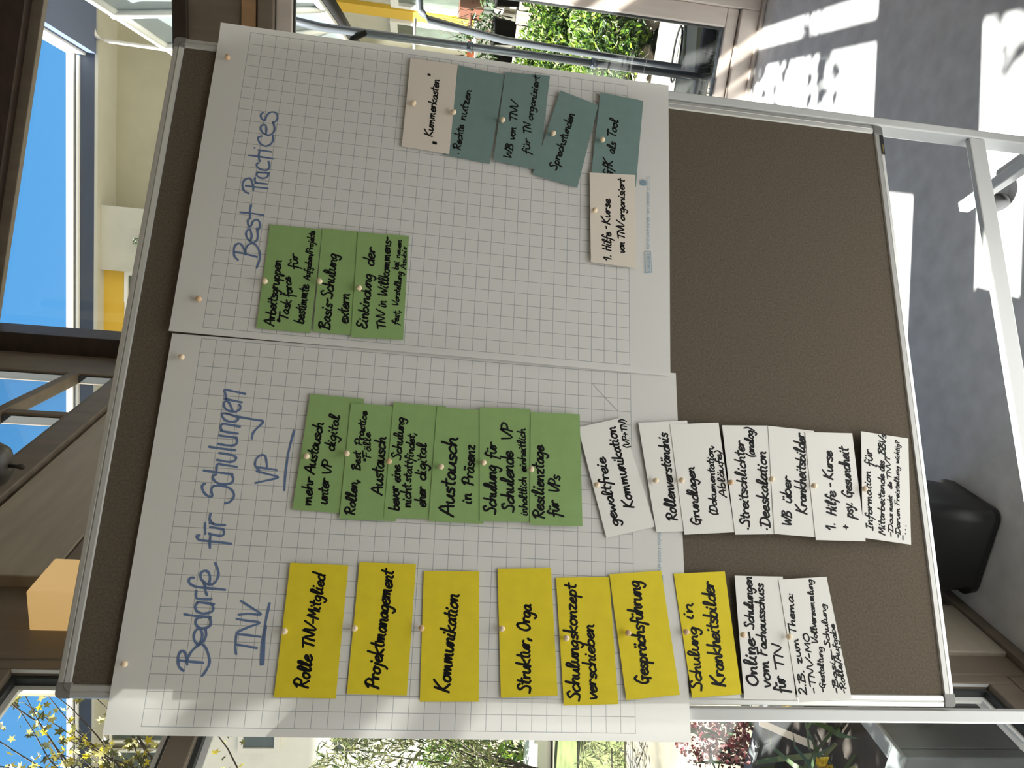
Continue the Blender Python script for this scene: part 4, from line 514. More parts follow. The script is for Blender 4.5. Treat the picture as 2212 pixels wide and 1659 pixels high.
# ------------------------------------------------------------------ cards and pins
def card(c):
    q = [(a/1000, b/1000) for a, b in c['q']]; yb = -(0.0128 if c['b'] == 'r' else 0.0088)-0.0009*c['l']
    cx = sum(p[0] for p in q)/4; cz = sum(p[1] for p in q)/4; px, pz = c['p'][0]/1000, c['p'][1]/1000
    bend = random.uniform(0.02, 0.09)
    yf = lambda x, z: yb-bend*((x-px)**2)*0.8
    NX, NZ = 10, 4; vs = []
    for dy in (0.0, 0.0004):
        for j in range(NZ+1):
            for i in range(NX+1):
                u, v = i/NX, j/NZ; x, z = (((1-v)*((1-u)*q[0][k]+u*q[1][k])+v*((1-u)*q[3][k]+u*q[2][k])) for k in (0, 1)); vs.append((x, yf(x, z)+dy, z))
    n = (NX+1)*(NZ+1); fs = []
    for j in range(NZ):
        for i in range(NX):
            a = j*(NX+1)+i; f = (a, a+1, a+NX+2, a+NX+1); fs += [f, tuple(n+k for k in f[::-1])]
    rim = [i for i in range(NX)]+[j*(NX+1)+NX for j in range(NZ)]+[NZ*(NX+1)+i for i in range(NX, 0, -1)]+[j*(NX+1) for j in range(NZ, 0, -1)]
    for i in range(len(rim)): a, b = rim[i], rim[(i+1) % len(rim)]; fs.append((a, n+a, n+b, b))
    o = MB().add(vs, fs).build('note_card', M_[c['c']], None, loc=(cx, yb, min(p[1] for p in q)))
    tag(o, c['d'], 'note card', 'handwritten note cards on the pinboard')
    mb = MB(); yi = lambda x, z: yf(x, z)-0.00022
    for w in c['w']: write(mb, w[0], w[1]/1000, w[2]/1000, w[3]/1000, w[4]/1000, w[5]/1000, yi)
    mb.build('handwriting', M_['ink'], o)
    return yf(px, pz)
def pin_mesh(m):
    f = Frame((0, 0, 0), (1, 0, 0), (0, 0, 1), (0, -1, 0))
    h = MB(); h.lathe(f, [(0.0, -0.0052), (0.0028, -0.0050), (0.0044, -0.0034), (0.0051, -0.001), (0.0051, 0.0012), (0.0046, 0.0034), (0.0032, 0.0048), (0.0012, 0.0054), (0.0, 0.0055)], 18)
    return h
PROTO = {}
def pin(x, z, ysurf, label, red=False):
    y = ysurf-0.0085
    if red not in PROTO:
        t = thing('pushpin', (x, y, z)); pin_mesh(None)
        h = pin_mesh(None); h.v = [v+Vector((x, y, z)) for v in h.v]; h.build('head', M_['pin2' if red else 'pin'], t)
        MB().tube([(x, y+0.0045, z), (x, y+0.0230, z)], 0.0005, 6).build('needle', M_['steel'], t); PROTO[red] = t
    else:
        src = PROTO[red]; t = src.copy(); COL.objects.link(t); t.location = (x, y, z)
        for ch in src.children: k = ch.copy(); COL.objects.link(k); k.parent = t
    tag(t, label, 'pushpin', 'wooden pushpins on the pinboard'); return t
for c in DATA['cards']:
    ys = card(c); pin(c['p'][0]/1000, c['p'][1]/1000, ys, 'wooden pushpin holding the %s card that reads %s' % (c['c'], c['k']), c['k'] in ('Kommunikation', 'bevor eine Schulung', 'Gesprächsführung', 'Streitschlichter Deeskalation', 'Schulung in Krankheitsbilder'))
for (x, z), w, red in zip(DATA['paper_pins'], ('upper left corner of the left flipchart sheet', 'upper right corner of the left flipchart sheet', 'upper left corner of the right flipchart sheet', 'upper right corner of the right flipchart sheet'), (False, False, True, True)):
    pin(x/1000, z/1000, -0.0085, 'wooden pushpin in the '+w, red)
pm = MB()
for k in range(11): x = 1.1325+0.0018*k; ribbon(pm, [(x, BZ+0.0034+0.0006*(k % 3)), (x+0.0012, BZ+0.0058-0.0005*(k % 2)), (x+0.0015, BZ+0.0036)], 0.0007, lambda x, z: -0.0050)
pm.build('lettering', M_['gold'], PLATE)

# ------------------------------------------------------------------ outdoors
def ground():
    mb = MB(); mb.add([FA.p(-40, -40, -0.07), FA.p(60, -40, -0.07), FA.p(60, 60, -0.07), FA.p(-40, 60, -0.07)], [(0, 1, 2, 3)])
    o = mb.build('ground', M_['soil']); struct(o)
ground()
def window_part(par, fr, s0, s1, z0, z1, o, pane, fw=0.06, cross=None):
    mb = MB(); mb.box(fr, s0, s1, o, o+0.07, z0, z0+fw); mb.box(fr, s0, s1, o, o+0.07, z1-fw, z1); mb.box(fr, s0, s0+fw, o, o+0.07, z0+fw, z1-fw); mb.box(fr, s1-fw, s1, o, o+0.07, z0+fw, z1-fw)
    if cross: mb.box(fr, cross-fw/2, cross+fw/2, o, o+0.07, z0+fw, z1-fw)
    f = mb.build('window', M_['whitem'], par)
    MB().box(fr, s0+fw*0.5, s1-fw*0.5, o+0.01, o+0.03, z0+fw*0.5, z1-fw*0.5).build('pane', pane, f)
def building():
    t = thing('building', FF.p(5, 0, -0.07), 'cream flat-roofed building with slate blue fascia seen across the garden', 'building')
    # main face
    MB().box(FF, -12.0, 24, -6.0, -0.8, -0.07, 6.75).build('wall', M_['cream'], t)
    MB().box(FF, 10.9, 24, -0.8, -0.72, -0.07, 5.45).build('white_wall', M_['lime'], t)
    MB().box(FF, -12.0, 24, -0.8, 0.0, 6.74, 6.79).build('soffit', M_['creamw'], t)
    MB().box(FF, 0.14, 24, -0.8, 0.0, 6.79, 7.005).build('fascia', M_['fascia'], t)
    MB().box(FF, 0.20, 24, -0.8, 0.06, 7.01, 7.05).build('gutter', M_['roofw'], t)
    MB().box(FF, 0.18, 24, -0.8, 0.0, 7.05, 7.085).build('roof_seam', M_['fascia'], t)
    MB().box(FF, 0.16, 24, -0.8, 0.08, 7.085, 7.19).build('roof_edge', M_['roofw'], t)
    # projecting roof to the right, seen from below
    MB().box(FF, -12.0, 0.14, 0.0, 4.5, 6.77, 6.98).build('bounce_lit_soffit', M_['soffit'], t)
    MB().box(FF, 0.142, 0.18, 0.0, 4.5, 6.93, 7.06).build('side_trim', M_['roofw'], t)
    MB().box(FF, -12.0, 0.20, 0.0, 4.52, 7.09, 7.17).build('projecting_roof_edge', M_['roofw'], t)
    MB().tube([FF.p(-0.11, 0.06, 7.05), FF.p(-0.13, 0.05, 6.79)], 0.014, 8).build('rain_spout', M_['roofw'], t)
    MB().tube([FF.p(-0.62, 0.04, 6.84), FF.p(-0.22, 0.04, 6.80), FF.p(-0.15, 0.04, 6.78), FF.p(-0.10, 0.04, 6.73), FF.p(-0.075, 0.04, 6.62), FF.p(-0.05, 0.04, 5.5), FF.p(-0.05, 0.04, 3.5)], 0.033, 10).build('downpipe', M_['roofw'], t)
    # projecting bay, ochre panels and windows on the main face
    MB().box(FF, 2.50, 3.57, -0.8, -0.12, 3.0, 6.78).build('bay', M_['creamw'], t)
    MB().box(FF, 3.57, 5.6, -0.8, -0.30, 6.40, 6.76).build('ochre_panel', M_['yel'], t)
    window_part(t, FF, 3.58, 4.10, 5.3, 6.41, -0.36, M_['gglass']); window_part(t, FF, 4.10, 4.56, 5.3, 6.40, -0.36, M_['dglass']); window_part(t, FF, 4.56, 5.5, 5.3, 6.40, -0.36, M_['bglass'])
    window_part(t, FF, 1.20, 2.12, 4.3, 6.00, -0.78, M_['bglass'], 0.09, 1.62)
    for k, s in enumerate((11.0, 12.9, 14.8)):
        window_part(t, FF, s, s+1.75, 5.5, 6.72, -0.72, M_['gglass'], 0.05)
    MB().box(FF, 10.9, 24, -0.72, -0.60, 5.45, 5.55).build('string_course', M_['creamw'], t)
    window_part(t, FF, 12.28, 12.95, 3.50, 4.30, -0.70, M_['dglass'], 0.10); window_part(t, FF, 12.35, 13.0, 1.9, 2.5, -0.70, M_['dglass'], 0.08)
    # ground floor of the wing
    MB().box(FW, 3.42, 3.78, -1.4, -0.03, 0.3, 2.85).build('ochre_pier', M_['yel'], t)
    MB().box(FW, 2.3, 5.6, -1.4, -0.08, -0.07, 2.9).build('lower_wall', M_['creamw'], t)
    window_part(t, FW, 3.92, 4.9, 0.7, 2.0, -0.08, M_['gglass'], 0.09); window_part(t, FW, 2.45, 3.36, 0.7, 2.03, -0.08, M_['gglass'], 0.09)
    MB().box(FW, 2.2, 5.7, -0.08, 1.0, 2.9, 3.0).build('shading_slab', M_['creamw'], t)  # slab added to keep sun off the upper part of this wall
    # small potted plant lamp on the bay
    p = thing('wall_plant', FF.p(3.05, -0.05, 6.0), 'small black and white planter fixed to the pale bay of the building', 'planter')
    MB().box(FF, 3.0, 3.10, -0.12, -0.03, 6.0, 6.09).build('bracket', M_['pot'], p); mb = MB()
    leaves(mb, FF.p(3.05, -0.02, 6.13), (0.08, 0.05, 0.05), 40, 0.04); mb.build('foliage', M_['ld'], p)
def leaf_shape(mb, c, n, up, L, w, kind):
    side = n.cross(up).normalized()
    if kind == 'maple':
        pts = []
        for k in range(10):
            a = math.pi*2*k/10; r = L*(0.55 if k % 2 == 0 else 0.24)*(1.0 if k != 4 and k != 6 else 0.9)
            pts.append(c+up*(math.cos(a)*r)+side*(math.sin(a)*r)+n*(0.05*L if k % 2 else 0))
        mb.add(pts, [tuple(range(10))])
    else:
        mb.add([c-up*L*0.5, c+side*w*0.5-up*L*0.05+n*w*0.2, c+up*L*0.5, c-side*w*0.5-up*L*0.05+n*w*0.2], [(0, 1, 2), (0, 2, 3)])
def rv(): 
    while True:
        v = Vector((random.uniform(-1, 1), random.uniform(-1, 1), random.uniform(-1, 1)))
        if 0.05 < v.length < 1: return v
def leaves(mb, c, r, n, L, w=None, kind='oval', droop=0.0, shell=0.35):
    for _ in range(n):
        v = rv(); k = v.length; v = v*((shell+(1-shell)*k)/k)
        p = Vector(c)+Vector((v.x*r[0], v.y*r[1], v.z*r[2])); nn = (rv()+Vector((0, 0, 0.4))).normalized(); up = (rv()+Vector((0, 0, -droop))).normalized()
        if abs(nn.dot(up)) > 0.95: continue
        s = random.uniform(0.65, 1.25); leaf_shape(mb, p, nn, up, L*s, (w or L*0.5)*s, kind)
building()

def canopy():
    t = thing('garden_canopy', FA.p(1.9, 2.5, -0.07), 'steep polycarbonate canopy on white steel frame outside the back window', 'canopy')
    g0, g1 = Vector((3.50, 2.22, 2.29)), Vector((6.0, 5.94, 2.31)); h0, h1 = Vector((2.60, 1.36, 3.18)), Vector((4.35, 4.5, 3.22))
    P = lambda u, v: (g0.lerp(g1, u)).lerp(h0.lerp(h1, u), v)
    n = (g1-g0).cross(h0-g0).normalized()
    mb = MB(); N = 60
    for i in range(N):     # ribbed twin-wall sheet
        u0, u1, u2 = i/N, (i+0.7)/N, (i+1)/N
        mb.slab([P(u0, 0.02), P(u1, 0.02), P(u1, 0.98), P(u0, 0.98)], n, 0.010); mb.slab([P(u1, 0.02), P(u2, 0.02), P(u2, 0.98), P(u1, 0.98)], n, 0.003)
    mb.build('ribbed_sheet', M_['poly'], t)
    for nm, v, r in (('top_rail', 1.0, 0.028), ('eaves_rail', 0.0, 0.035)): MB().tube([P(0, v), P(1, v)], r, 8).build(nm, M_['whitem'], t)
    for u in (0.05, 0.28, 0.52, 0.76, 0.97): MB().tube([P(u, 0)-n*0.02, P(u, 1)-n*0.02], 0.022, 8).build('rafter', M_['whitem'], t)
    dn = Vector((0, 0, -1))
    MB().tube([P(0, 0)+dn*0.06+n*0.03, P(1, 0)+dn*0.06+n*0.03], 0.045, 10).build('gutter', M_['pot'], t)
    MB().tube([P(1, 0), Vector((P(1, 0).x, P(1, 0).y, -0.07))], 0.03, 8).build('post', M_['whitem'], t); MB().tube([P(0.97, 1), Vector((P(0.97, 1).x, P(0.97, 1).y, -0.07))], 0.03, 8).build('post', M_['whitem'], t)
    # pipes
    q = thing('rain_pipe', (3.11, 2.18, -0.07), 'straight grey downpipe standing just outside the back window', 'pipe')
    MB().tube([(3.11, 2.18, -0.07), (3.11, 2.18, 2.12), (3.13, 2.12, 2.6)], 0.022, 12).build('pipe', M_['pole'], q)
    MB().tube([(3.105, 2.17, 1.88), (3.06, 2.18, 1.95), (3.02, 2.20, 1.955), (2.99, 2.21, 1.94)], 0.016, 10).build('elbow', M_['pot'], q)
    for z in (1.3, 0.6): MB().tube([(3.11, 2.18, z), (3.11, 2.18, z+0.03)], 0.028, 12).build('clip', M_['pole'], q)
    q = thing('bent_pipe', (3.30, 2.35, -0.07), 'bent grey pipe coming in from the right beyond the back window', 'pipe')
    MB().tube([(3.95, 2.05, 1.62), (3.47, 2.21, 1.615), (3.40, 2.277, 1.604), (3.385, 2.29, 1.585), (3.37, 2.31, 1.55), (3.347, 2.331, 1.323), (3.325, 2.342, 1.107), (3.30, 2.35, -0.07)], 0.021, 12).build('pipe', M_['pole'], q)
    q = thing('white_rod', (3.7, 2.86, -0.07), 'thin white horizontal rod crossing behind the downpipe', 'rod')
    MB().tube([(3.78, 2.78, 1.635), (3.50, 3.05, 1.625)], 0.009, 8).build('rod', M_['whitem'], q)
    MB().tube([(3.50, 3.05, 1.625), (3.50, 3.05, -0.07)], 0.012, 8).build('upright', M_['whitem'], q)
    e = thing('rafter_tail', (1.93, 4.42, 4.2), 'orange wooden rafter end under the sky at the corner post', 'rafter')
    MB().slab([(1.72, 4.42, 4.12), (1.945, 4.40, 4.22), (1.955, 4.40, 4.30), (1.945, 4.40, 4.55), (1.72, 4.42, 4.55)], (0.1, 0.99, 0), 0.1).build('timber', M_['woodo'], e)
    MB().tube([(1.72, 4.5, 4.3), (1.72, 4.5, -0.07)], 0.05, 8).build('post', M_['woodo'], e)
canopy()

def garden():
    # path slabs and pond liner parallel to the wall
    t = tag(MB().box(FA, -0.5, 4.0, 1.13, 1.70, -0.07, 0.0).build('stone_path', M_['slab'], None, 0.01), 'pale weathered stone path slab with moss stains outside the back window', 'path')
    t = thing('pond_liner', FA.p(1.7, 0.9, -0.07), 'shiny black liner strip between the window and the pale stone path', 'pond liner')
    MB().box(FA, -0.5, 4.0, 0.72, 1.12, -0.07, 0.012).build('liner', M_['liner'], t, 0.02)
    MB().tube([FA.p(1.72+0.16*math.cos(a*0.39), 1.10+0.07*math.sin(a*0.39), 0.03) for a in range(17)], 0.006, 6).build('wire_loop', M_['pot'], t)
    mb = MB()
    for _ in range(900): 
        p = FA.p(random.uniform(-0.3, 3.4), random.uniform(0.14, 0.70), -0.06); leaf_shape(mb, p+Vector((0, 0, 0.03)), rv().normalized(), (rv()*0.6+Vector((0, 0, 1))).normalized(), random.uniform(0.05, 0.10), 0.008, 'oval')
    tag(mb.build('grass', M_['lo']), 'dry grass strip along the foot of the back window', 'grass', kind='stuff')
    # shrub bank
    spots = [((4.25, 3.20, 0.22), (0.55, 0.45, 0.30), 3300, 0.050, 'low bright green shrub nearest the stone path'),
             ((4.75, 3.85, 0.34), (0.60, 0.50, 0.36), 3740, 0.050, 'bright green leafy shrub in the middle of the bank'),
             ((4.90, 4.45, 0.42), (0.55, 0.45, 0.36), 3300, 0.046, 'green shrub at the top of the bank before the pale planter'),
             ((5.60, 3.95, 0.42), (0.60, 0.50, 0.40), 3300, 0.053, 'shaded green shrub at the right edge of the bank'),
             ((4.20, 3.95, 0.26), (0.40, 0.40, 0.30), 2200, 0.046, 'green shrub beside the flipchart edge'),
             ((5.15, 3.20, 0.25), (0.55, 0.45, 0.32), 2420, 0.053, 'green shrub close to the right window jamb')]
    for c, r, n, L, lab in spots:
        s = thing('leafy_shrub', (c[0], c[1], -0.07), lab, 'shrub', 'shrubs on the bank')
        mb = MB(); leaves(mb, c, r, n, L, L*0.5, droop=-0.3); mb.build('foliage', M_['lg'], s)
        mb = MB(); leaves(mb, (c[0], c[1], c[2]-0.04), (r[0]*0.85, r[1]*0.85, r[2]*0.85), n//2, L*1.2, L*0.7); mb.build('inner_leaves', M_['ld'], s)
        mb = MB()
        for k in range(9):
            v = rv(); mb.tube([(c[0]+v.x*0.05, c[1]+v.y*0.05, -0.08), (c[0]+v.x*r[0]*0.5, c[1]+v.y*r[1]*0.5, c[2]), (c[0]+v.x*r[0]*0.9, c[1]+v.y*r[1]*0.9, c[2]+abs(v.z)*r[2])], 0.009, 5, 0.003)
        mb.build('stems', M_['twig'], s)
    for i, (s, e, r, lab) in enumerate([(2.15, 1.98, 0.17, 'rounded grey rock beside the stone path'), (1.72, 1.95, 0.13, 'smaller grey rock near the flipchart edge'), (1.55, 2.25, 0.15, 'dark grey rock under the shrubs'), (2.45, 2.10, 0.15, 'grey rock close to the right window jamb')]):
        c = FA.p(s, e, 0); bm = bmesh.new(); bmesh.ops.create_icosphere(bm, subdivisions=3, radius=r)
        for v in bm.verts: v.co = v.co*random.uniform(0.93, 1.07); v.co.z *= 0.6; v.co.x *= 1.25
        m = MB(); m.add([v.co+c for v in bm.verts], [tuple(v.index for v in f.verts) for f in bm.faces]); bm.free(); tag(m.build('garden_rock', M_['rock']), lab, 'rock', 'rocks along the path')
    s = thing('strap_plant', FA.p(1.75, 2.15, -0.07), 'dark strap-leaved plant between the shrubs and the stone path', 'plant'); mb = MB()
    for k in range(12):
        a = random.uniform(0, 6.28); d = Vector((math.cos(a), math.sin(a), 0)); b = FA.p(1.72, 2.1, -0.05); sd = Vector((-d.y, d.x, 0))*0.022; L = random.uniform(0.18, 0.3)
        ps = [b+d*(L*t)+Vector((0, 0, L*1.1*t*(1-0.62*t))) for t in (0, 0.33, 0.66, 1.0)]
        mb.add([ps[0]-sd, ps[0]+sd, ps[1]-sd, ps[1]+sd, ps[2]-sd*0.8, ps[2]+sd*0.8, ps[3]], [(0, 1, 3, 2), (2, 3, 5, 4), (4, 5, 6)])
    mb.build('leaves', M_['ld'], s)
    # dead leaf
    mb = MB(); leaf_shape(mb, FA.p(1.62, 1.80, 0.02), Vector((0.1, -0.3, 0.9)).normalized(), Vector((1, 0, 0)), 0.14, 0.1, 'maple'); tag(mb.build('dry_leaf', M_['pale']), 'single dry beige leaf lying at the path edge', 'leaf')
    # pale plank planter with black tubs on top
    t = thing('plank_planter', (5.4, 4.68, -0.07), 'raised bed of pale weathered planks at the top of the bank', 'planter'); f = Frame((5.95, 4.2, 0), Vector((-0.76, 0.65, 0)), Vector((0.65, 0.76, 0)))
    for k in range(11): MB().box(f, k*0.125, k*0.125+0.117, 0, 0.05, -0.07, 0.70+random.uniform(-0.02, 0.03)).build('plank', M_['pale'], t, 0.004)
    MB().box(f, 0, 1.37, 0.05, 0.8, -0.07, 0.66).build('soil_fill', M_['dsoil'], t)
    for i, (x, y, z, r, h, lab) in enumerate([(5.98, 4.75, 0.66, 0.14, 0.26, 'square black plant tub, rightmost on the raised bed'), (5.72, 5.0, 0.66, 0.13, 0.25, 'black plant tub in the middle of the raised bed'), (5.42, 5.12, 0.66, 0.11, 0.22, 'black tub with a small white label, leftmost on the raised bed')]):
        t = thing('plant_tub', (x, y, z), lab, 'plant pot', 'black tubs on the raised bed'); fr = Frame((x, y, 0), (1, 0, 0), (0, 1, 0))
        MB().lathe(fr, [(0.0, z), (r*0.82, z), (r, z+h-0.03), (r*1.06, z+h-0.03), (r*1.06, z+h), (r*0.95, z+h), (r*0.93, z+h-0.04), (0.0, z+h-0.04)], 20).build('pot', M_['pot'], t)
        mb = MB(); leaves(mb, (x, y, z+h+0.06), (r*1.2, r*1.2, 0.12), 120, 0.06, 0.025); mb.build('foliage', M_['ld'], t)
        if i == 2: MB().box(Frame((x, y, 0), Vector((0.66, 0.75, 0)), Vector((0.75, -0.66, 0))), -0.02, 0.02, -r*1.02-0.005, -r*0.95, z+0.10, z+0.14).build('label_tag', M_['whitem'], t)
    t = thing('wooden_stand', (6.4, 5.85, -0.07), 'red brown wooden post with crossbar behind the plant tubs', 'stand')
    MB().tube([(6.42, 5.85, -0.07), (6.42, 5.85, 1.2)], 0.03, 8).build('post', M_['rbrown'], t); MB().tube([(6.62, 5.62, 1.09), (6.33, 5.96, 1.07)], 0.022, 8).build('crossbar', M_['rbrown'], t); MB().box(WORLD, 6.52, 6.70, 5.62, 5.80, 0.95, 1.22).build('block', M_['rbrown'], t, 0.01)
    for i, (x, y, lab) in enumerate([(6.30, 6.10, 'orange brick at left on the low wall beyond the tubs'), (6.12, 6.20, 'orange brick hidden partly by twigs beyond the tubs')]): tag(MB().box(WORLD, x-0.07, x+0.07, y-0.05, y+0.05, 1.0, 1.09).build('brick', M_['terra'], None, 0.004), lab, 'brick', 'orange bricks')
    tag(MB().box(WORLD, 5.9, 6.9, 6.02, 6.5, -0.07, 1.0).build('low_wall', M_['lime'], None, 0.01), 'white rendered low wall behind the black tubs', 'garden wall')
    s = thing('bare_climber', (5.5, 5.5, -0.07), 'bare dark climbing twigs in front of the sunlit wing', 'plant'); mb = MB()
    for k in range(26):
        p = Vector((5.4+random.uniform(-0.4, 0.9), 5.4+random.uniform(-0.4, 0.3), 0.7)); path = [p]
        for j in range(7): p = p+Vector((random.uniform(-0.08, 0.05), random.uniform(-0.05, 0.08), random.uniform(0.04, 0.16))); path.append(p)
        mb.tube(path, 0.007, 5, 0.002)
    mb.build('twigs', M_['twig'], s); mb = MB(); leaves(mb, (5.6, 5.3, 0.95), (0.6, 0.4, 0.35), 260, 0.07, 0.03); mb.build('leaves', M_['ld'], s)

    # ---- left side of the house
    t = thing('maple_tree', (-2.6, 6.6, -0.07), 'maple tree with yellow and brown leaves against the sky at upper left', 'tree')
    mb = MB(); mb.tube([(-2.6, 6.6, -0.07), (-2.5, 6.5, 1.2), (-2.2, 6.3, 2.6), (-1.9, 6.1, 3.2)], 0.09, 10, 0.04); lv = MB()
    for k in range(46):
        v = rv(); tgt = Vector((-1.15+0.85*v.x, 6.0+0.8*v.y, 4.25+1.35*v.z)); st = Vector((-1.9+random.uniform(-0.2, 0.3), 6.1+random.uniform(-0.2, 0.2), 3.1+random.uniform(-0.6, 0.5))); path = []
        off = rv()*0.25
        for j in range(8): u = j/7; path.append(st.lerp(tgt, u)+off*math.sin(u*3.14)+rv()*0.035)
        mb.tube(path, 0.012, 5, 0.003)
        for j in range(2, 8):
            for _ in range(5):
                if random.random() < 0.8: leaf_shape(lv, path[j]+rv()*0.14, rv().normalized(), (rv()+Vector((0, 0, -0.6))).normalized(), random.uniform(0.055, 0.10), 0.08, 'maple')
    mb.build('trunk_and_branches', M_['bark'], t); lv.build('foliage', M_['ly'], t)
    q = thing('timber_post', FB.p(0.73, 0.34, -0.07), 'orange brown outdoor timber post beside the left window frame', 'post')
    MB().box(FB, 0.69, 0.77, 0.30, 0.38, -0.07, 3.2).build('timber', M_['woodo'], q, 0.004)
    for c, r, n, L, m, nm, lab in [((-1.15, 5.3, 1.30), (0.75, 0.6, 0.75), 4200, 0.11, 'lo', 'weeping_shrub', 'tall olive shrub with narrow leaves against the white wall'), ((-1.3, 7.2, 0.55), (0.9, 0.6, 0.55), 1800, 0.10, 'lg', 'garden_shrub', 'rounded green shrub behind the weeping shrub'), ((-0.95, 3.9, 0.10), (0.35, 0.35, 0.18), 600, 0.07, 'lo', 'moss_cushion', 'low mossy cushion plant on the paving')]:
        s = thing(nm, (c[0], c[1], -0.07), lab, 'shrub'); mb = MB(); leaves(mb, c, r, n, L, L*0.16 if m == 'lo' else L*0.5, droop=0.5); mb.build('foliage', M_[m], s); mb = MB()
        for k in range(14):
            v = rv(); mb.tube([(c[0], c[1], -0.07), (c[0]+v.x*r[0]*0.4, c[1]+v.y*r[1]*0.4, c[2]*0.6), (c[0]+v.x*r[0]*0.95, c[1]+v.y*r[1]*0.95, c[2]+v.z*r[2]*0.6)], 0.012, 5, 0.004)
        mb.build('stems', M_['bark'], s)
    tag(MB().box(Frame((-1.6, 6.6, 0), (1, 0, 0), (0, 1, 0)), -0.5, 0.6, -0.25, 0.25, -0.07, 0.12).build('white_stone', M_['lime'], None, 0.05), 'white stone slab lying on the grass beside the mossy path', 'stone')
    tag(MB().box(WORLD, -2.5, 0.0, 4.0, 6.2, -0.07, -0.055).build('lawn', M_['moss']), 'patchy mossy lawn to the left of the house', 'lawn')
    s = thing('red_shrub', (-0.5, 1.45, -0.07), 'low shrub with dull red flower heads and long leaves beside the left window', 'shrub')
    mb = MB()
    for c in ((-0.30, 1.62, 0.30), (-0.34, 1.40, 0.27), (-0.24, 1.30, 0.38), (-0.40, 1.50, 0.12), (-0.28, 1.52, 0.42)): leaves(mb, c, (0.09, 0.09, 0.08), 260, 0.018, 0.014, shell=0.1)
    mb.build('flower_heads', M_['lr'], s); mb = MB(); leaves(mb, (-0.32, 1.38, 0.24), (0.18, 0.25, 0.20), 60, 0.15, 0.03, droop=0.6, shell=0.2); mb.build('leaves', M_['ld'], s); mb = MB()
    for k in range(10): v = rv(); mb.tube([(-0.42+0.05*v.x, 1.42+0.05*v.y, -0.07), (-0.34+0.08*v.x, 1.44+0.12*v.y, 0.18), (-0.30+0.12*v.x, 1.45+0.2*v.y, 0.36)], 0.004, 5, 0.002)
    mb.build('stems', M_['twig'], s)
    # grey planter box right outside the window, with soil and a strap-leaved plant
    t = thing('planter_box', FB.p(-1.9, 0.5, -0.07), 'grey fibre cement planter box outside the left window', 'planter')
    f = FB; z1 = 0.33
    out = [(0.39, 0.16), (0.87, 0.16), (0.87, 0.72), (0.39, 0.72)]
    mb = MB(); mb.box(f, 0.30, 0.33, 0.20, 0.95, -0.07, z1); mb.box(f, 0.87, 0.90, 0.20, 0.95, -0.07, z1); mb.box(f, 0.33, 0.87, 0.20, 0.23, -0.07, z1); mb.box(f, 0.33, 0.87, 0.92, 0.95, -0.07, z1); mb.build('box', M_['greybox'], t, 0.004)
    mb = MB(); mb.box(f, 0.29, 0.335, 0.19, 0.96, z1, z1+0.012); mb.box(f, 0.865, 0.91, 0.19, 0.96, z1, z1+0.012); mb.box(f, 0.335, 0.865, 0.19, 0.235, z1, z1+0.012); mb.box(f, 0.335, 0.865, 0.915, 0.96, z1, z1+0.012); mb.build('rim', M_['greyrim'], t, 0.003)
    MB().box(f, 0.33, 0.87, 0.23, 0.92, 0.20, 0.26).build('soil_fill', M_['dsoil'], t)
    s = thing('flowering_strap_plant', FB.p(0.6, 0.5, 0.26), 'yellow-flowered plant with arching striped leaves growing in the grey planter', 'plant'); mb = MB(); fl = MB()
    for k in range(16):
        a = random.uniform(0, 6.28); d = Vector((math.cos(a), math.sin(a), 0)); b = FB.p(0.6+random.uniform(-0.1, 0.1), 0.5+random.uniform(-0.1, 0.1), 0.26); sd = Vector((-d.y, d.x, 0))*0.008; L = random.uniform(0.15, 0.28)
        ps = [b+d*(L*t)+Vector((0, 0, L*1.3*t*(1-0.75*t))) for t in (0, 0.33, 0.66, 1.0)]; mb.add([ps[0]-sd, ps[0]+sd, ps[1]-sd, ps[1]+sd, ps[2]-sd*0.8, ps[2]+sd*0.8, ps[3]], [(0, 1, 3, 2), (2, 3, 5, 4), (4, 5, 6)])
    mb.build('leaves', M_['lstrap'], s)
    for c in ((0.50, 0.42), (0.62, 0.60), (0.72, 0.40)): leaves(fl, FB.p(c[0], c[1], 0.37), (0.015, 0.015, 0.012), 10, 0.035, 0.022)
    fl.build('flowers', M_['lyf'], s)
    t = thing('white_stake', (-0.3, 1.0, -0.07), 'white flat plant stake leaning beside the grey planter', 'stake')
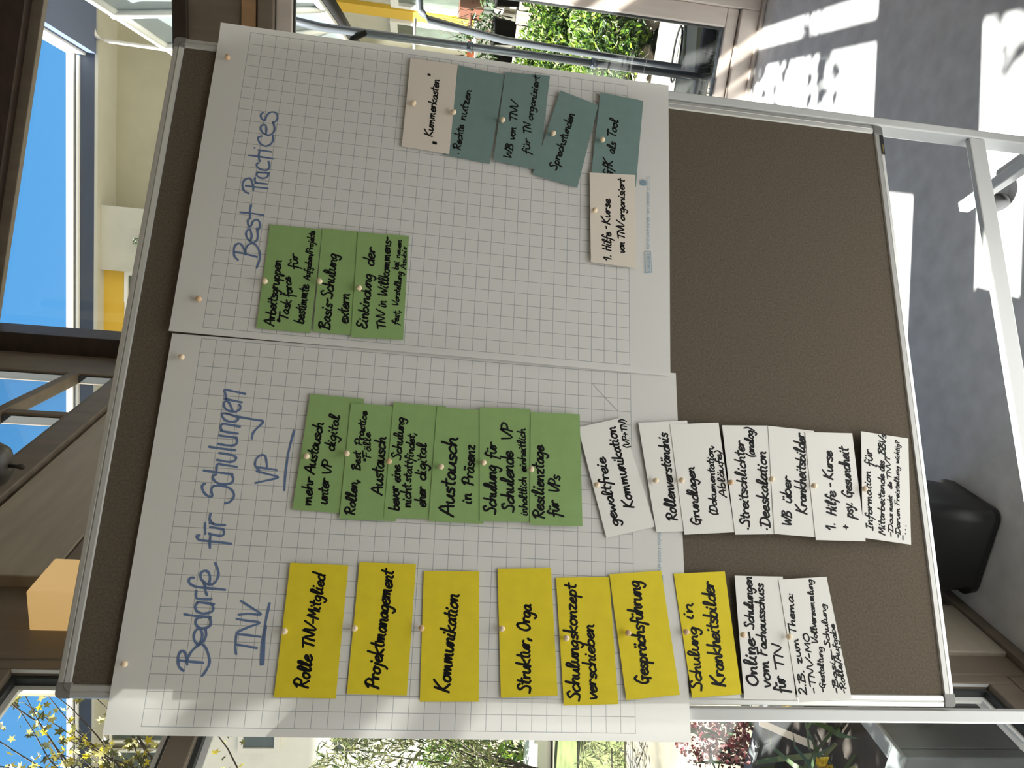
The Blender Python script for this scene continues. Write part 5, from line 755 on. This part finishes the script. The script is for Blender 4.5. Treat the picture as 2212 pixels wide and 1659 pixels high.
    MB().slab([(-0.17, 1.02, 0.42), (-0.15, 1.02, 0.42), (-0.33, 0.98, -0.07), (-0.36, 0.98, -0.07)], (0, 1, 0), 0.006).build('blade', M_['whitem'], t)
    t = thing('sun_blocker_tree', (-0.70, 0.50, -0.07), 'added unseen tree outside the left window that blocks sun', 'tree')  # tree out of view, added to keep sun off the stand's post
    MB().tube([(-0.70, 0.50, -0.07), (-0.66, 0.49, 1.0), (-0.70, 0.50, 2.0), (-0.80, 0.46, 3.0)], 0.10, 10, 0.06).build('trunk', M_['bark'], t)
    mb = MB(); leaves(mb, (-0.98, 0.36, 3.15), (0.45, 0.55, 0.55), 700, 0.08, 0.05); mb.build('crown', M_['ld'], t)
    t = thing('shadow_hedge', (-1.35, 1.1, -0.07), 'unseen leafy hedge added to shade the grey planter box', 'hedge')  # hedge out of view, added to throw shade on the planter
    mb = MB(); leaves(mb, (-1.35, 1.05, 0.85), (0.40, 1.0, 0.95), 3400, 0.10, 0.06, shell=0.2); mb.build('foliage', M_['ld'], t); mb = MB()
    for k in range(8): y = 0.3+0.2*k; mb.tube([(-1.35, y, -0.07), (-1.32+random.uniform(-0.1, 0.1), y, 0.8), (-1.3, y+random.uniform(-0.1, 0.1), 1.5)], 0.015, 6, 0.006)
    mb.build('stems', M_['bark'], t)
    # climbing rose sprays outside the window behind the board; they throw the leaf shadows on the floor
    s = thing('climbing_rose', FB.p(1.9, 0.55, -0.07), 'leafy climber outside the window hidden behind the pinboard', 'plant'); mb = MB(); lv = MB()
    for k in range(15):
        p = FB.p(1.02+0.105*k, 0.40+0.03*(k % 4), -0.07); path = [p]
        for j in range(13): p = p+nA*random.uniform(-0.09, 0.09)+nB*random.uniform(-0.03, 0.05)+Vector((0, 0, random.uniform(0.14, 0.28))); path.append(p)
        mb.tube(path, 0.007, 5, 0.003)
        for p in path[4:]:
            if random.random() < 0.5:
                q = p+rv()*0.12; mb.tube([p, q], 0.003, 4, 0.002); leaves(lv, q, (0.09, 0.09, 0.09), random.randint(6, 12), 0.085, 0.055)
    mb.build('stems', M_['twig'], s); lv.build('leaves', M_['ld'], s)
garden()
